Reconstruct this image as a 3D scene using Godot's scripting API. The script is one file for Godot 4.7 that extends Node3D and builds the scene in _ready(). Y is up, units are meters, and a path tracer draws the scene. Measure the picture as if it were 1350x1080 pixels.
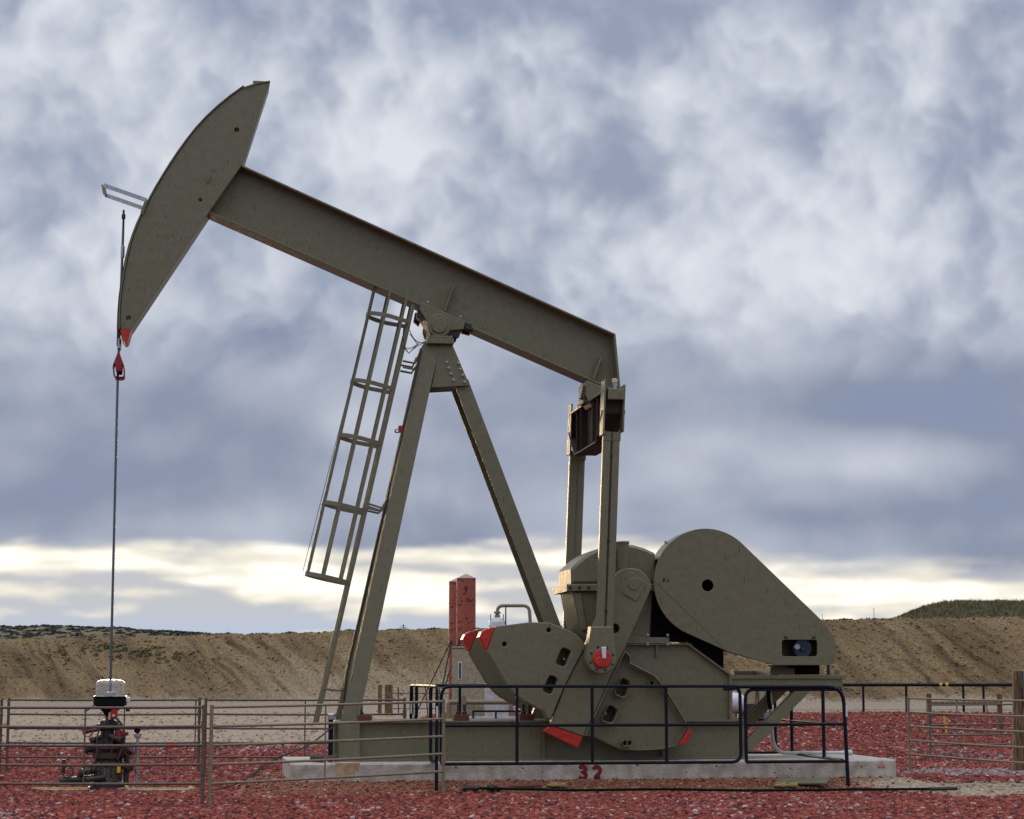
extends Node3D
# An oil pumpjack on a concrete foundation in a red gravel well pad, a sand berm and a cloudy evening sky behind it.
# The pumpjack's own frame: x along the machine, y up, z across it; its root stands at PUMP_AT, turned by PUMP_TURN.

const PUMP_AT := Vector3(-1.236, 0.0, -36.94)
const PUMP_TURN := 0.15708
const PAD := -0.2                    # height of the gravel pad; the gravel is heaped up to 0 along the foundation

var M := {}
var used := {}
var rng := RandomNumberGenerator.new()
var gnoise := FastNoiseLite.new()

# ---------------------------------------------------------------- mesh helpers
func mb() -> SurfaceTool:
	var st := SurfaceTool.new()
	st.begin(Mesh.PRIMITIVE_TRIANGLES)
	return st

func tri(st: SurfaceTool, a: Vector3, b: Vector3, c: Vector3, na: Vector3, nb: Vector3, nc: Vector3) -> void:
	if (c - a).cross(b - a).dot(na + nb + nc) < 0.0:
		var t := b; b = c; c = t
		t = nb; nb = nc; nc = t
	st.set_normal(na); st.add_vertex(a)
	st.set_normal(nb); st.add_vertex(b)
	st.set_normal(nc); st.add_vertex(c)

func quad(st: SurfaceTool, a: Vector3, b: Vector3, c: Vector3, d: Vector3, n: Vector3) -> void:
	tri(st, a, b, c, n, n, n)
	tri(st, a, c, d, n, n, n)

func quad4(st: SurfaceTool, a, b, c, d, na, nb, nc, nd) -> void:
	tri(st, a, b, c, na, nb, nc)
	tri(st, a, c, d, na, nc, nd)

func ccw(p: Array) -> Array:
	var q := p.duplicate()
	if Geometry2D.is_polygon_clockwise(PackedVector2Array(q)):
		q.reverse()
	return q

func inset(p: Array, b: float) -> Array:
	var n := p.size()
	var out := []
	for i in n:
		var d0: Vector2 = (p[i] - p[(i + n - 1) % n]).normalized()
		var d1: Vector2 = (p[(i + 1) % n] - p[i]).normalized()
		var n0 := Vector2(-d0.y, d0.x)
		var n1 := Vector2(-d1.y, d1.x)
		var m := n0 + n1
		var l := m.length_squared()
		out.append(p[i] + (m * (2.0 * b / maxf(l, 0.8)) if l > 0.01 else n0 * b))
	return out

func keyhole(outer: Array, holes: Array) -> Array:
	var p := outer.duplicate()
	for h in holes:
		var bi := 0; var bj := 0; var best := 1e9
		for i in p.size():
			for j in h.size():
				var d: float = p[i].distance_squared_to(h[j])
				if d < best:
					best = d; bi = i; bj = j
		var q := []
		for i in p.size():
			q.append(p[i])
			if i == bi:
				for k in h.size() + 1:
					q.append(h[(bj + k) % h.size()])
				q.append(p[i])
		p = q
	return p

func walls(st: SurfaceTool, p: Array, q: Array, z0: float, z1: float, b: float, xf: Transform3D) -> void:
	var n := p.size()
	var en := []
	for i in n:
		var d: Vector2 = (p[(i + 1) % n] - p[i]).normalized()
		en.append(Vector2(d.y, -d.x))
	for i in n:
		var j := (i + 1) % n
		var na: Vector2 = en[i]
		var nb: Vector2 = en[i]
		if en[i].dot(en[(i + n - 1) % n]) > 0.82: na = (en[i] + en[(i + n - 1) % n]).normalized()
		if en[i].dot(en[j]) > 0.82: nb = (en[i] + en[j]).normalized()
		var A := xf.basis * Vector3(na.x, na.y, 0)
		var B := xf.basis * Vector3(nb.x, nb.y, 0)
		var v := func(c: Vector2, z: float) -> Vector3: return xf * Vector3(c.x, c.y, z)
		quad4(st, v.call(p[i], z0 + b), v.call(p[j], z0 + b), v.call(p[j], z1 - b), v.call(p[i], z1 - b), A, B, B, A)
		if b > 0.0:
			var Z := xf.basis.z
			quad4(st, v.call(p[i], z1 - b), v.call(p[j], z1 - b), v.call(q[j], z1), v.call(q[i], z1), (A + Z).normalized(), (B + Z).normalized(), (B + Z).normalized(), (A + Z).normalized())
			quad4(st, v.call(p[i], z0 + b), v.call(p[j], z0 + b), v.call(q[j], z0), v.call(q[i], z0), (A - Z).normalized(), (B - Z).normalized(), (B - Z).normalized(), (A - Z).normalized())

# a plate or block of the outline poly between z0 and z1, chamfered, with holes right through it
func prism(st: SurfaceTool, poly: Array, z0: float, z1: float, bevel := 0.006, holes := [], xf := Transform3D.IDENTITY) -> void:
	if z0 > z1:
		var t := z0; z0 = z1; z1 = t
	var b := minf(bevel, (z1 - z0) * 0.4)
	var p := ccw(poly)
	var q := inset(p, b)
	walls(st, p, q, z0, z1, b, xf)
	var hq := []
	for h in holes:
		var hp := ccw(h)
		hp.reverse()
		var hi := inset(hp, b)
		walls(st, hp, hi, z0, z1, b, xf)
		hq.append(hi)
	var face := keyhole(q, hq)
	var idx := Geometry2D.triangulate_polygon(PackedVector2Array(face))
	var Z := xf.basis.z
	for k in range(0, idx.size(), 3):
		for s in [0, 1]:
			var z := z1 if s == 0 else z0
			var nn := Z if s == 0 else -Z
			var a: Vector2 = face[idx[k]]
			var bb: Vector2 = face[idx[k + 1]]
			var c: Vector2 = face[idx[k + 2]]
			tri(st, xf * Vector3(a.x, a.y, z), xf * Vector3(bb.x, bb.y, z), xf * Vector3(c.x, c.y, z), nn, nn, nn)

func box(st: SurfaceTool, c: Vector3, s: Vector3, basis := Basis.IDENTITY, bevel := 0.005) -> void:
	var h := s * 0.5
	prism(st, [Vector2(-h.x, -h.y), Vector2(h.x, -h.y), Vector2(h.x, h.y), Vector2(-h.x, h.y)], -h.z, h.z, bevel, [], Transform3D(basis, c))

func frame(d: Vector3, hint := Vector3.UP) -> Basis:
	var z := d.normalized()
	var x := hint.cross(z)
	if x.length() < 0.01: x = Vector3.RIGHT.cross(z)
	if x.length() < 0.01: x = Vector3.FORWARD.cross(z)
	x = x.normalized()
	return Basis(x, z.cross(x), z)

# a bar with the cross-section poly (x across, y along hint) from a to b
func bar(st: SurfaceTool, a: Vector3, b: Vector3, poly: Array, hint := Vector3.UP, bevel := 0.004) -> void:
	prism(st, poly, 0.0, a.distance_to(b), bevel, [], Transform3D(frame(b - a, hint), a))

func rect(w: float, h: float) -> Array:
	return [Vector2(-w / 2, -h / 2), Vector2(w / 2, -h / 2), Vector2(w / 2, h / 2), Vector2(-w / 2, h / 2)]

func isec(w: float, h: float, tf: float, tw: float) -> Array:   # I-section, flanges across x
	return [Vector2(-w / 2, -h / 2), Vector2(w / 2, -h / 2), Vector2(w / 2, -h / 2 + tf), Vector2(tw / 2, -h / 2 + tf), Vector2(tw / 2, h / 2 - tf), Vector2(w / 2, h / 2 - tf), Vector2(w / 2, h / 2), Vector2(-w / 2, h / 2), Vector2(-w / 2, h / 2 - tf), Vector2(-tw / 2, h / 2 - tf), Vector2(-tw / 2, -h / 2 + tf), Vector2(-w / 2, -h / 2 + tf)]

func circle(c: Vector2, r: float, n := 20) -> Array:
	var o := []
	for i in n: o.append(c + Vector2.from_angle(TAU * i / n) * r)
	return o

func rounded(p: Array, r: float, n := 4) -> Array:
	var q := ccw(p)
	var o := []
	for i in q.size():
		var a: Vector2 = (q[(i + q.size() - 1) % q.size()] - q[i]).normalized()
		var b: Vector2 = (q[(i + 1) % q.size()] - q[i]).normalized()
		for k in n + 1:
			var t := float(k) / n
			var p0: Vector2 = q[i] + a * r
			var p1: Vector2 = q[i] + b * r
			o.append(p0.lerp(q[i], t).lerp(q[i].lerp(p1, t), t))
	return o

func tube(st: SurfaceTool, pts: Array, r: float, seg := 10, caps := true) -> void:
	var n := pts.size()
	var rings := []
	var norms := []
	var ref := Vector3.ZERO
	for i in n:
		var d: Vector3 = (pts[mini(i + 1, n - 1)] - pts[maxi(i - 1, 0)]).normalized()
		if ref == Vector3.ZERO:
			ref = frame(d).x
		ref = (ref - d * ref.dot(d)).normalized()
		var s := d.cross(ref)
		var ring := []
		var nr := []
		for k in seg:
			var v := ref * cos(TAU * k / seg) + s * sin(TAU * k / seg)
			ring.append(pts[i] + v * r); nr.append(v)
		rings.append(ring); norms.append(nr)
	for i in n - 1:
		for k in seg:
			var j := (k + 1) % seg
			quad4(st, rings[i][k], rings[i][j], rings[i + 1][j], rings[i + 1][k], norms[i][k], norms[i][j], norms[i + 1][j], norms[i + 1][k])
	if caps:
		for e in [0, n - 1]:
			var d: Vector3 = (pts[0] - pts[1]).normalized() if e == 0 else (pts[n - 1] - pts[n - 2]).normalized()
			for k in range(1, seg - 1):
				tri(st, rings[e][0], rings[e][k], rings[e][k + 1], d, d, d)

# a path with its corners rounded
func bend(pts: Array, r: float, n := 5) -> Array:
	var o := [pts[0]]
	for i in range(1, pts.size() - 1):
		var a: Vector3 = pts[i] + (pts[i - 1] - pts[i]).limit_length(r)
		var b: Vector3 = pts[i] + (pts[i + 1] - pts[i]).limit_length(r)
		for k in n + 1:
			var t := float(k) / n
			o.append(a.lerp(pts[i], t).lerp(pts[i].lerp(b, t), t))
	o.append(pts[-1])
	return o

# turned shape: profile of [radius, height] round the axis from at
func lathe(st: SurfaceTool, at: Vector3, axis: Vector3, prof: Array, seg := 24) -> void:
	var f := frame(axis)
	for i in prof.size() - 1:
		var r0: float = prof[i][0]; var h0: float = prof[i][1]
		var r1: float = prof[i + 1][0]; var h1: float = prof[i + 1][1]
		var nn := Vector2(h1 - h0, r0 - r1).normalized()
		for k in seg:
			var a := TAU * k / seg
			var b := TAU * (k + 1) / seg
			var da := f.x * cos(a) + f.y * sin(a)
			var db := f.x * cos(b) + f.y * sin(b)
			var na := da * nn.x + f.z * nn.y
			var nb := db * nn.x + f.z * nn.y
			quad4(st, at + da * r0 + f.z * h0, at + db * r0 + f.z * h0, at + db * r1 + f.z * h1, at + da * r1 + f.z * h1, na, nb, nb, na)

func disc(st: SurfaceTool, a: Vector3, b: Vector3, r: float, ch := 0.01, seg := 24) -> void:
	var l := a.distance_to(b)
	lathe(st, a, b - a, [[0.0, 0.0], [r - ch, 0.0], [r, ch], [r, l - ch], [r - ch, l], [0.0, l]], seg)

func hexbolt(r: float, l: float) -> Mesh:       # its head stands along +z
	var st := mb()
	prism(st, circle(Vector2.ZERO, r, 6), 0.0, l, r * 0.2)
	disc(st, Vector3(0, 0, l - 0.002), Vector3(0, 0, l + r * 0.5), r * 0.5, r * 0.1, 10)
	return st.commit()

# ---------------------------------------------------------------- objects
func numbered(n: String) -> String:
	if not used.has(n):
		used[n] = 0
		return n
	used[n] += 1
	return "%s_%03d" % [n, used[n]]

func tag(o: Node, label: String, category: String, group := "", kind := "") -> void:
	o.set_meta("label", label)
	o.set_meta("category", category)
	if group: o.set_meta("group", group)
	if kind: o.set_meta("kind", kind)

func thing(called: String, label: String, category: String, at := Vector3.ZERO, turn := 0.0, group := "") -> Node3D:
	var o := Node3D.new()
	o.name = numbered(called)
	add_child(o)
	o.position = at
	o.rotation.y = turn
	tag(o, label, category, group)
	return o

func put(called: String, mesh: Mesh, m: Material, parent: Node, at := Transform3D.IDENTITY) -> MeshInstance3D:
	var o := MeshInstance3D.new()
	o.name = called if parent != self else numbered(called)
	o.mesh = mesh
	o.material_override = m
	o.transform = at
	parent.add_child(o, true)
	return o

func obj(called: String, st: SurfaceTool, m: Material, parent: Node) -> MeshInstance3D:
	return put(called, st.commit(), m, parent)

func plate(called: String, poly: Array, z0: float, z1: float, m: Material, parent: Node, bevel := 0.006, holes := []) -> MeshInstance3D:
	var st := mb()
	prism(st, poly, z0, z1, bevel, holes)
	return obj(called, st, m, parent)

func pipe(called: String, pts: Array, r: float, m: Material, parent: Node, seg := 10) -> MeshInstance3D:
	var st := mb()
	tube(st, pts, r, seg)
	return obj(called, st, m, parent)

func block(called: String, c: Vector3, s: Vector3, m: Material, parent: Node, bevel := 0.006, basis := Basis.IDENTITY) -> MeshInstance3D:
	var st := mb()
	box(st, c, s, basis, bevel)
	return obj(called, st, m, parent)

func round_block(called: String, a: Vector3, b: Vector3, r: float, m: Material, parent: Node, seg := 24) -> MeshInstance3D:
	var st := mb()
	disc(st, a, b, r, minf(0.012, r * 0.15), seg)
	return obj(called, st, m, parent)

func at3(p: Vector2, z: float) -> Vector3:
	return Vector3(p.x, p.y, z)

# ---------------------------------------------------------------- materials
func lin(r: float, g: float, b: float) -> Color:
	return Color(r, g, b).linear_to_srgb()

func noise_tex(freq: float, octaves: int, lo: Color, hi: Color, gain := 1.6, sd := 1, size := 512) -> ImageTexture:
	var n := FastNoiseLite.new()
	n.seed = sd
	n.frequency = freq
	n.fractal_octaves = octaves
	var im := n.get_seamless_image(size, size)
	im.convert(Image.FORMAT_RGB8)
	for y in size:
		for x in size:
			var t := clampf((im.get_pixel(x, y).r - 0.5) * gain + 0.5, 0.0, 1.0)
			im.set_pixel(x, y, lo.lerp(hi, t))
	im.generate_mipmaps()
	return ImageTexture.create_from_image(im)

func bump_tex(freq: float, octaves: int, strength: float, sd := 5, size := 512) -> ImageTexture:
	var n := FastNoiseLite.new()
	n.seed = sd
	n.frequency = freq
	n.fractal_octaves = octaves
	var im := n.get_seamless_image(size, size)
	im.convert(Image.FORMAT_RGB8)
	im.bump_map_to_normal_map(strength)
	im.generate_mipmaps()
	return ImageTexture.create_from_image(im)

func mat(c: Color, rough: float, tex: Texture2D = null, bump: Texture2D = null, scale := 0.6, metal := 0.0, depth := 0.5) -> StandardMaterial3D:
	var m := StandardMaterial3D.new()
	m.albedo_color = c
	m.roughness = rough
	m.metallic = metal
	if tex: m.albedo_texture = tex
	if bump:
		m.normal_enabled = true
		m.normal_texture = bump
		m.normal_scale = depth
	if tex or bump:
		m.uv1_triplanar = true
		m.uv1_scale = Vector3.ONE * scale
	return m

func spots_tex(sd: int, n_spots: int, tone: Color, base: Color) -> ImageTexture:     # chips and oil drips on paint, over a faint mottle
	var n := FastNoiseLite.new()
	n.seed = sd
	n.frequency = 0.012
	n.fractal_octaves = 5
	var im := n.get_seamless_image(1024, 1024)
	im.convert(Image.FORMAT_RGB8)
	for y in 1024:
		for x in 1024:
			var t := clampf((im.get_pixel(x, y).r - 0.5) * 1.8 + 0.5, 0.0, 1.0)
			im.set_pixel(x, y, base.lerp(Color.WHITE, t))
	var r := RandomNumberGenerator.new()
	r.seed = sd
	for i in n_spots:
		var cx := r.randi_range(4, 1019)
		var cy := r.randi_range(4, 1019)
		var rad := r.randf_range(0.8, 2.6) if r.randf() < 0.85 else r.randf_range(2.5, 5.0)
		var run := r.randf_range(1.0, 1.5) if r.randf() < 0.8 else r.randf_range(2.0, 12.0)
		var a := r.randf_range(0.25, 0.85) * (0.5 if run > 2.0 else 1.0)
		for y in range(-int(rad * run) - 1, int(rad * run) + 2):
			for x in range(-int(rad) - 1, int(rad) + 2):
				if Vector2(x / rad, y / (rad * run)).length() < 1.0 + r.randf_range(-0.3, 0.2):
					var px := posmod(cx + x, 1024)
					var py := posmod(cy + y, 1024)
					im.set_pixel(px, py, im.get_pixel(px, py).lerp(tone, a))
	im.generate_mipmaps()
	return ImageTexture.create_from_image(im)

func blotch_tex(sd: int, tone: Color) -> ImageTexture:      # flaking paint: a few dark rust islands on even paint
	var n := FastNoiseLite.new()
	n.seed = sd
	n.frequency = 0.018
	n.fractal_octaves = 5
	var im := n.get_seamless_image(512, 512)
	im.convert(Image.FORMAT_RGB8)
	for y in 512:
		for x in 512:
			var v := im.get_pixel(x, y).r
			im.set_pixel(x, y, Color(0.86, 0.84, 0.82).lerp(Color.WHITE, v).lerp(tone, smoothstep(0.66, 0.74, v) * 0.8))
	im.generate_mipmaps()
	return ImageTexture.create_from_image(im)

func make_materials() -> void:
	var grime := spots_tex(11, 420, Color(0.4, 0.34, 0.29), Color(0.96, 0.955, 0.945))
	var fleck := noise_tex(0.03, 5, Color(0.86, 0.85, 0.84), Color.WHITE, 1.6, 4)
	var soft := bump_tex(0.02, 4, 3.0)
	var rough := bump_tex(0.07, 4, 6.0, 9)
	M.paint = mat(lin(0.188, 0.172, 0.1), 0.42, grime, soft, 0.42, 0.0, 0.25)
	M.paint_dull = mat(lin(0.188, 0.172, 0.1), 0.55, grime, soft, 0.5, 0.0, 0.3)
	M.dark_brown = mat(lin(0.055, 0.032, 0.024), 0.7, fleck, rough, 0.9)  # plain dark brown for the equalizer's web, stiffeners and lower flange
	M.red = mat(lin(0.62, 0.035, 0.02), 0.38, fleck, soft, 0.5, 0.0, 0.2)
	M.red_dark = mat(lin(0.33, 0.02, 0.025), 0.45, fleck, rough, 0.8, 0.0, 0.4)
	M.black = mat(lin(0.01, 0.013, 0.024), 0.42, fleck, soft, 0.8, 0.0, 0.3)
	M.rubber = mat(lin(0.01, 0.01, 0.01), 0.75)
	M.rubber.metallic_specular = 0.2
	M.black.metallic_specular = 0.28
	M.dark_steel = mat(lin(0.05, 0.045, 0.04), 0.5, fleck, rough, 1.0, 0.3)
	M.zinc = mat(lin(0.5, 0.52, 0.54), 0.35, fleck, null, 1.0, 0.8)
	M.white = mat(lin(0.7, 0.71, 0.72), 0.4, fleck, null, 0.3)
	M.white_plain = mat(lin(0.75, 0.75, 0.73), 0.4)
	M.cream = mat(lin(0.72, 0.58, 0.36), 0.5)
	M.rod = mat(lin(0.16, 0.19, 0.2), 0.3, fleck, null, 1.0, 0.7)
	M.cable = mat(lin(0.03, 0.03, 0.03), 0.6)
	M.pipe_brown = mat(lin(0.155, 0.108, 0.08), 0.55, fleck, rough, 0.7, 0.0, 0.4)
	M.pipe_tan = mat(lin(0.28, 0.22, 0.145), 0.55, fleck, rough, 0.7, 0.0, 0.4)
	M.rust = mat(lin(0.16, 0.055, 0.03), 0.8, fleck, rough, 1.2)
	M.rust_dark = mat(lin(0.07, 0.025, 0.018), 0.6, fleck, rough, 1.4)
	M.greasy = mat(lin(0.03, 0.024, 0.02), 0.35, fleck, rough, 2.0, 0.0, 0.8)
	M.casing = mat(lin(0.2, 0.18, 0.15), 0.65, noise_tex(0.03, 5, Color(0.25, 0.16, 0.1), Color.WHITE, 3.0, 8), rough, 1.5)
	M.yellow = mat(lin(0.75, 0.48, 0.02), 0.45)
	M.board = mat(lin(0.5, 0.37, 0.19), 0.75, noise_tex(0.03, 4, Color(0.55, 0.45, 0.35), Color.WHITE, 2.0, 12), rough, 0.7)
	M.wood = mat(lin(0.3, 0.2, 0.1), 0.8, noise_tex(0.02, 5, Color(0.5, 0.42, 0.36), Color.WHITE, 2.2, 13), rough, 0.8)
	M.wood.uv1_scale = Vector3(2.6, 0.16, 2.6)
	M.steel_box = mat(lin(0.2, 0.25, 0.31), 0.4, fleck, null, 0.6)
	M.tan_box = mat(lin(0.42, 0.36, 0.24), 0.5, fleck, soft, 0.4)
	M.tank_red = mat(lin(0.42, 0.1, 0.065), 0.55, blotch_tex(21, Color(0.3, 0.22, 0.22)), soft, 0.3)
	M.tank_roof = mat(lin(0.46, 0.27, 0.22), 0.5, fleck, soft, 0.5)
	M.clear = mat(Color(0.86, 0.88, 0.9, 0.14), 0.08)
	M.clear.transparency = BaseMaterial3D.TRANSPARENCY_ALPHA
	M.blue_glass = mat(lin(0.02, 0.04, 0.07), 0.15)
	M.concrete = mat(lin(0.58, 0.53, 0.45), 0.85, noise_tex(0.015, 6, Color(0.8, 0.785, 0.76), Color.WHITE, 1.5, 31), bump_tex(0.08, 5, 5.0, 33), 0.4, 0.0, 0.3)
	M.spray = mat(lin(0.18, 0.008, 0.011), 0.7)
	M.stain = mat(lin(0.54, 0.39, 0.24), 0.9, noise_tex(0.02, 5, Color(0.84, 0.8, 0.75), Color.WHITE, 1.6, 35), null, 0.5)
	M.ground = mat(Color.WHITE, 0.95, noise_tex(0.06, 6, Color(0.62, 0.6, 0.58), Color.WHITE, 2.0, 41), bump_tex(0.1, 5, 8.0, 43), 0.35, 0.0, 1.0)
	M.ground.vertex_color_use_as_albedo = true
	M.soil = mat(Color.WHITE, 0.95, noise_tex(0.05, 6, Color(0.7, 0.67, 0.64), Color.WHITE, 1.8, 51), bump_tex(0.08, 6, 6.0, 53), 0.13, 0.0, 1.0)
	M.soil.vertex_color_use_as_albedo = true
	M.stone = mat(Color.WHITE, 0.9)
	M.stone.vertex_color_use_as_albedo = true
	M.leaf = mat(Color.WHITE, 0.8)
	M.leaf.vertex_color_use_as_albedo = true

# ---------------------------------------------------------------- sky
var sk := []
func sky_color(az: float, el: float) -> Color:       # degrees; broken cloud above, a flat cloud deck lower down, a bright open strip under its edge
	var ra := deg_to_rad(az)
	var re := deg_to_rad(el)
	var d := Vector3(sin(ra), re, cos(ra)) * 57.3
	var warp: float = sk[0].get_noise_3d(d.x, d.y, d.z)
	var curl: float = sk[2].get_noise_3d(d.x * 0.5 + 30.0, d.y * 0.5, d.z * 0.5)
	var big: float = sk[1].get_noise_3d(d.x + warp * 2.0 + curl * 0.9, d.y - curl * 1.1, d.z)
	var fine: float = sk[2].get_noise_3d(d.x + big * 1.5, d.y + big * 1.0, d.z + warp)
	var t := 0.45 + big * 0.66 + fine * 0.42
	var bank := 0.0
	if absf(az) < 60.0 and el < 40.0:
		for c in CLOUDS:                                  # the larger bright and dark banks of the evening
			var u: float = (az - c[0]) / c[2]
			var v: float = (el - c[1]) / c[3]
			var dd: float = u * u + v * v
			if dd < 6.0: bank += c[4] * exp(-dd)
	t += bank
	var deck := 1.0 - smoothstep(7.0, 11.5, el + warp * 1.5)
	var flat: float = sk[5].get_noise_3d(d.x * 0.4, d.y + warp * 0.8, d.z * 0.4)
	t = lerpf(t, 0.33 + flat * 0.42 + fine * 0.07 + bank, deck)
	t = smoothstep(0.0, 1.0, clampf(t, 0.0, 1.0)) * 0.5 + clampf(t, 0.0, 1.05) * 0.5
	var col := Color(0.3, 0.35, 0.475).lerp(Color(0.165, 0.21, 0.33), deck).lerp(Color(0.74, 0.77, 0.835), t)
	col = col * (1.0 + 2.3 * smoothstep(19.0, 85.0, el))       # an overcast sky grows brighter towards the zenith
	# the open strip above the horizon
	if el < 8.0:
		var wave: float = sk[3].get_noise_2d(az, 7.0)
		var streak: float = sk[4].get_noise_3d(d.x * 0.35, el * 4.2, d.z * 0.35)
		var tuft: float = sk[4].get_noise_3d(d.x * 1.6, el * 6.0 + 50.0, d.z * 1.6)
		var edge := 3.75 + wave * 0.5 + streak * 0.3 + tuft * 0.16 - smoothstep(2.0, 11.0, az) * 0.45
		var soft := 0.16 + 0.3 * smoothstep(-2.0, 6.0, az)
		var da := absf(wrapf(az + 3.0, -180.0, 180.0))
		var open := (1.0 - smoothstep(edge - soft, edge + soft, el)) * smoothstep(120.0, 60.0, da)      # it opens only towards the sunset
		var glow := exp(-da * da / 1000.0)
		var b := 0.2 * glow + streak * 1.5 + tuft * 0.7 - 0.45 * smoothstep(1.9, 1.2, el)
		for c in GLOWS:
			var u: float = (az - c[0] + tuft * 0.8) / c[2]
			var v: float = (el - c[1] + wave * 0.25) / c[3]
			b += c[4] * exp(-(u * u + v * v))
		b = clampf(b, 0.0, 1.25)
		var s := Color(0.56, 0.57, 0.6).lerp(Color(0.5, 0.58, 0.72), (1.0 - smoothstep(1.1, 2.2, el)) * (0.9 - 0.6 * smoothstep(2.0, 10.0, az)))
		s = s.lerp(Color(0.88, 0.83, 0.72), smoothstep(0.0, 0.6, b))
		s = s.lerp(Color(1.2, 1.14, 1.0), smoothstep(0.5, 1.15, b))
		col = col.lerp(s, open)
	return col

const GLOWS := [[-12.0, 3.35, 6.5, 0.36, 1.0], [-6.3, 2.9, 2.4, 0.34, 1.0], [-2.75, 2.3, 1.15, 0.36, 1.3], [10.5, 2.35, 4.2, 0.45, 0.95], [0.6, 3.5, 1.5, 0.22, 0.9], [8.5, 3.0, 3.0, 0.16, 0.4], [1.6, 2.6, 1.6, 0.25, 0.4]]      # gaps that let the low sun through
const CLOUDS := [[-8.8, 17.0, 3.2, 2.2, 0.2], [-1.0, 17.3, 2.6, 1.4, 0.34], [0.8, 19.4, 8.0, 0.8, -0.25], [8.0, 18.9, 7.0, 1.1, -0.22], [3.4, 17.6, 0.9, 1.3, -0.34], [2.9, 14.2, 1.6, 1.3, -0.36], [4.4, 16.8, 0.9, 0.9, 0.22], [10.8, 16.8, 2.0, 0.9, 0.22], [8.5, 15.6, 0.9, 1.1, -0.22], [14.2, 15.6, 1.4, 2.4, -0.36], [8.3, 12.6, 4.4, 2.5, 0.4], [-5.0, 14.8, 3.0, 1.6, 0.18], [-1.0, 14.0, 1.6, 1.3, 0.18], [-12.5, 10.5, 4.0, 3.0, 0.1], [11.0, 7.9, 4.2, 0.9, -0.36], [12.0, 6.0, 3.6, 0.6, 0.2], [9.0, 4.6, 5.0, 0.5, -0.15], [-2.0, 9.0, 3.0, 1.5, 0.1], [-10.0, 5.2, 6.0, 0.9, -0.12]]

func fill_sky(im: Image, w: int, c0: int, c1: int, r0: int, r1: int) -> void:
	var h := w / 2
	for r in range(r0, r1):
		var el := 90.0 - (r + 0.5) / h * 180.0
		for c in range(c0, c1):
			var az := wrapf((c + 0.5) / w * 360.0, -180.0, 180.0)
			var k := sky_color(az, maxf(el, 0.05)) * SKY_SCALE
			im.set_pixel(posmod(c, w), r, k.linear_to_srgb())

const SKY_SCALE := 0.36               # stored under 1 so that the glow is not cut off; the sky's energy makes up for it

func make_sky() -> ImageTexture:
	for a in [[1, 0.05, 2], [2, 0.19, 5], [3, 0.55, 5], [4, 0.09, 3], [5, 0.26, 4], [6, 0.22, 3]]:
		var n := FastNoiseLite.new()
		n.seed = a[0] * 17 + 3
		n.frequency = a[1]
		n.fractal_octaves = a[2]
		n.fractal_gain = 0.52
		sk.append(n)
	var im := Image.create(1024, 512, false, Image.FORMAT_RGB8)
	fill_sky(im, 1024, 0, 1024, 0, 257)
	var below := Color(0.2, 0.15, 0.13).linear_to_srgb()
	for r in range(257, 512):
		for c in 1024: im.set_pixel(c, r, below)
	im.resize(4096, 2048, Image.INTERPOLATE_CUBIC)
	fill_sky(im, 4096, -440, 440, 735, 1026)
	return ImageTexture.create_from_image(im)

# ---------------------------------------------------------------- terrain
func pump_local(x: float, z: float) -> Vector2:
	var d := Vector2(x - PUMP_AT.x, z - PUMP_AT.z)
	var c := cos(PUMP_TURN)
	var s := sin(PUMP_TURN)
	return Vector2(d.x * c - d.y * s, d.x * s + d.y * c)

func ground_y(x: float, z: float) -> float:
	var p := pump_local(x, z)
	var dx := maxf(maxf(-2.9 - p.x, p.x - 8.12), 0.0)
	var dz := maxf(absf(p.y) - 1.5, 0.0)
	var d := Vector2(dx, dz).length()
	var y := PAD * smoothstep(-0.1, 1.1, d)
	var near := 1.0 - smoothstep(60.0, 110.0, absf(z))
	y += gnoise.get_noise_2d(x * 4.0, z * 4.0) * 0.035 * near * smoothstep(0.0, 0.6, d)
	return y

func red_limit(x: float) -> float:      # how far back the red gravel reaches
	return lerpf(59.0, 114.0, smoothstep(-5.2, -4.0, x)) + gnoise.get_noise_2d(x * 3.0, 40.0) * 3.0

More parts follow.
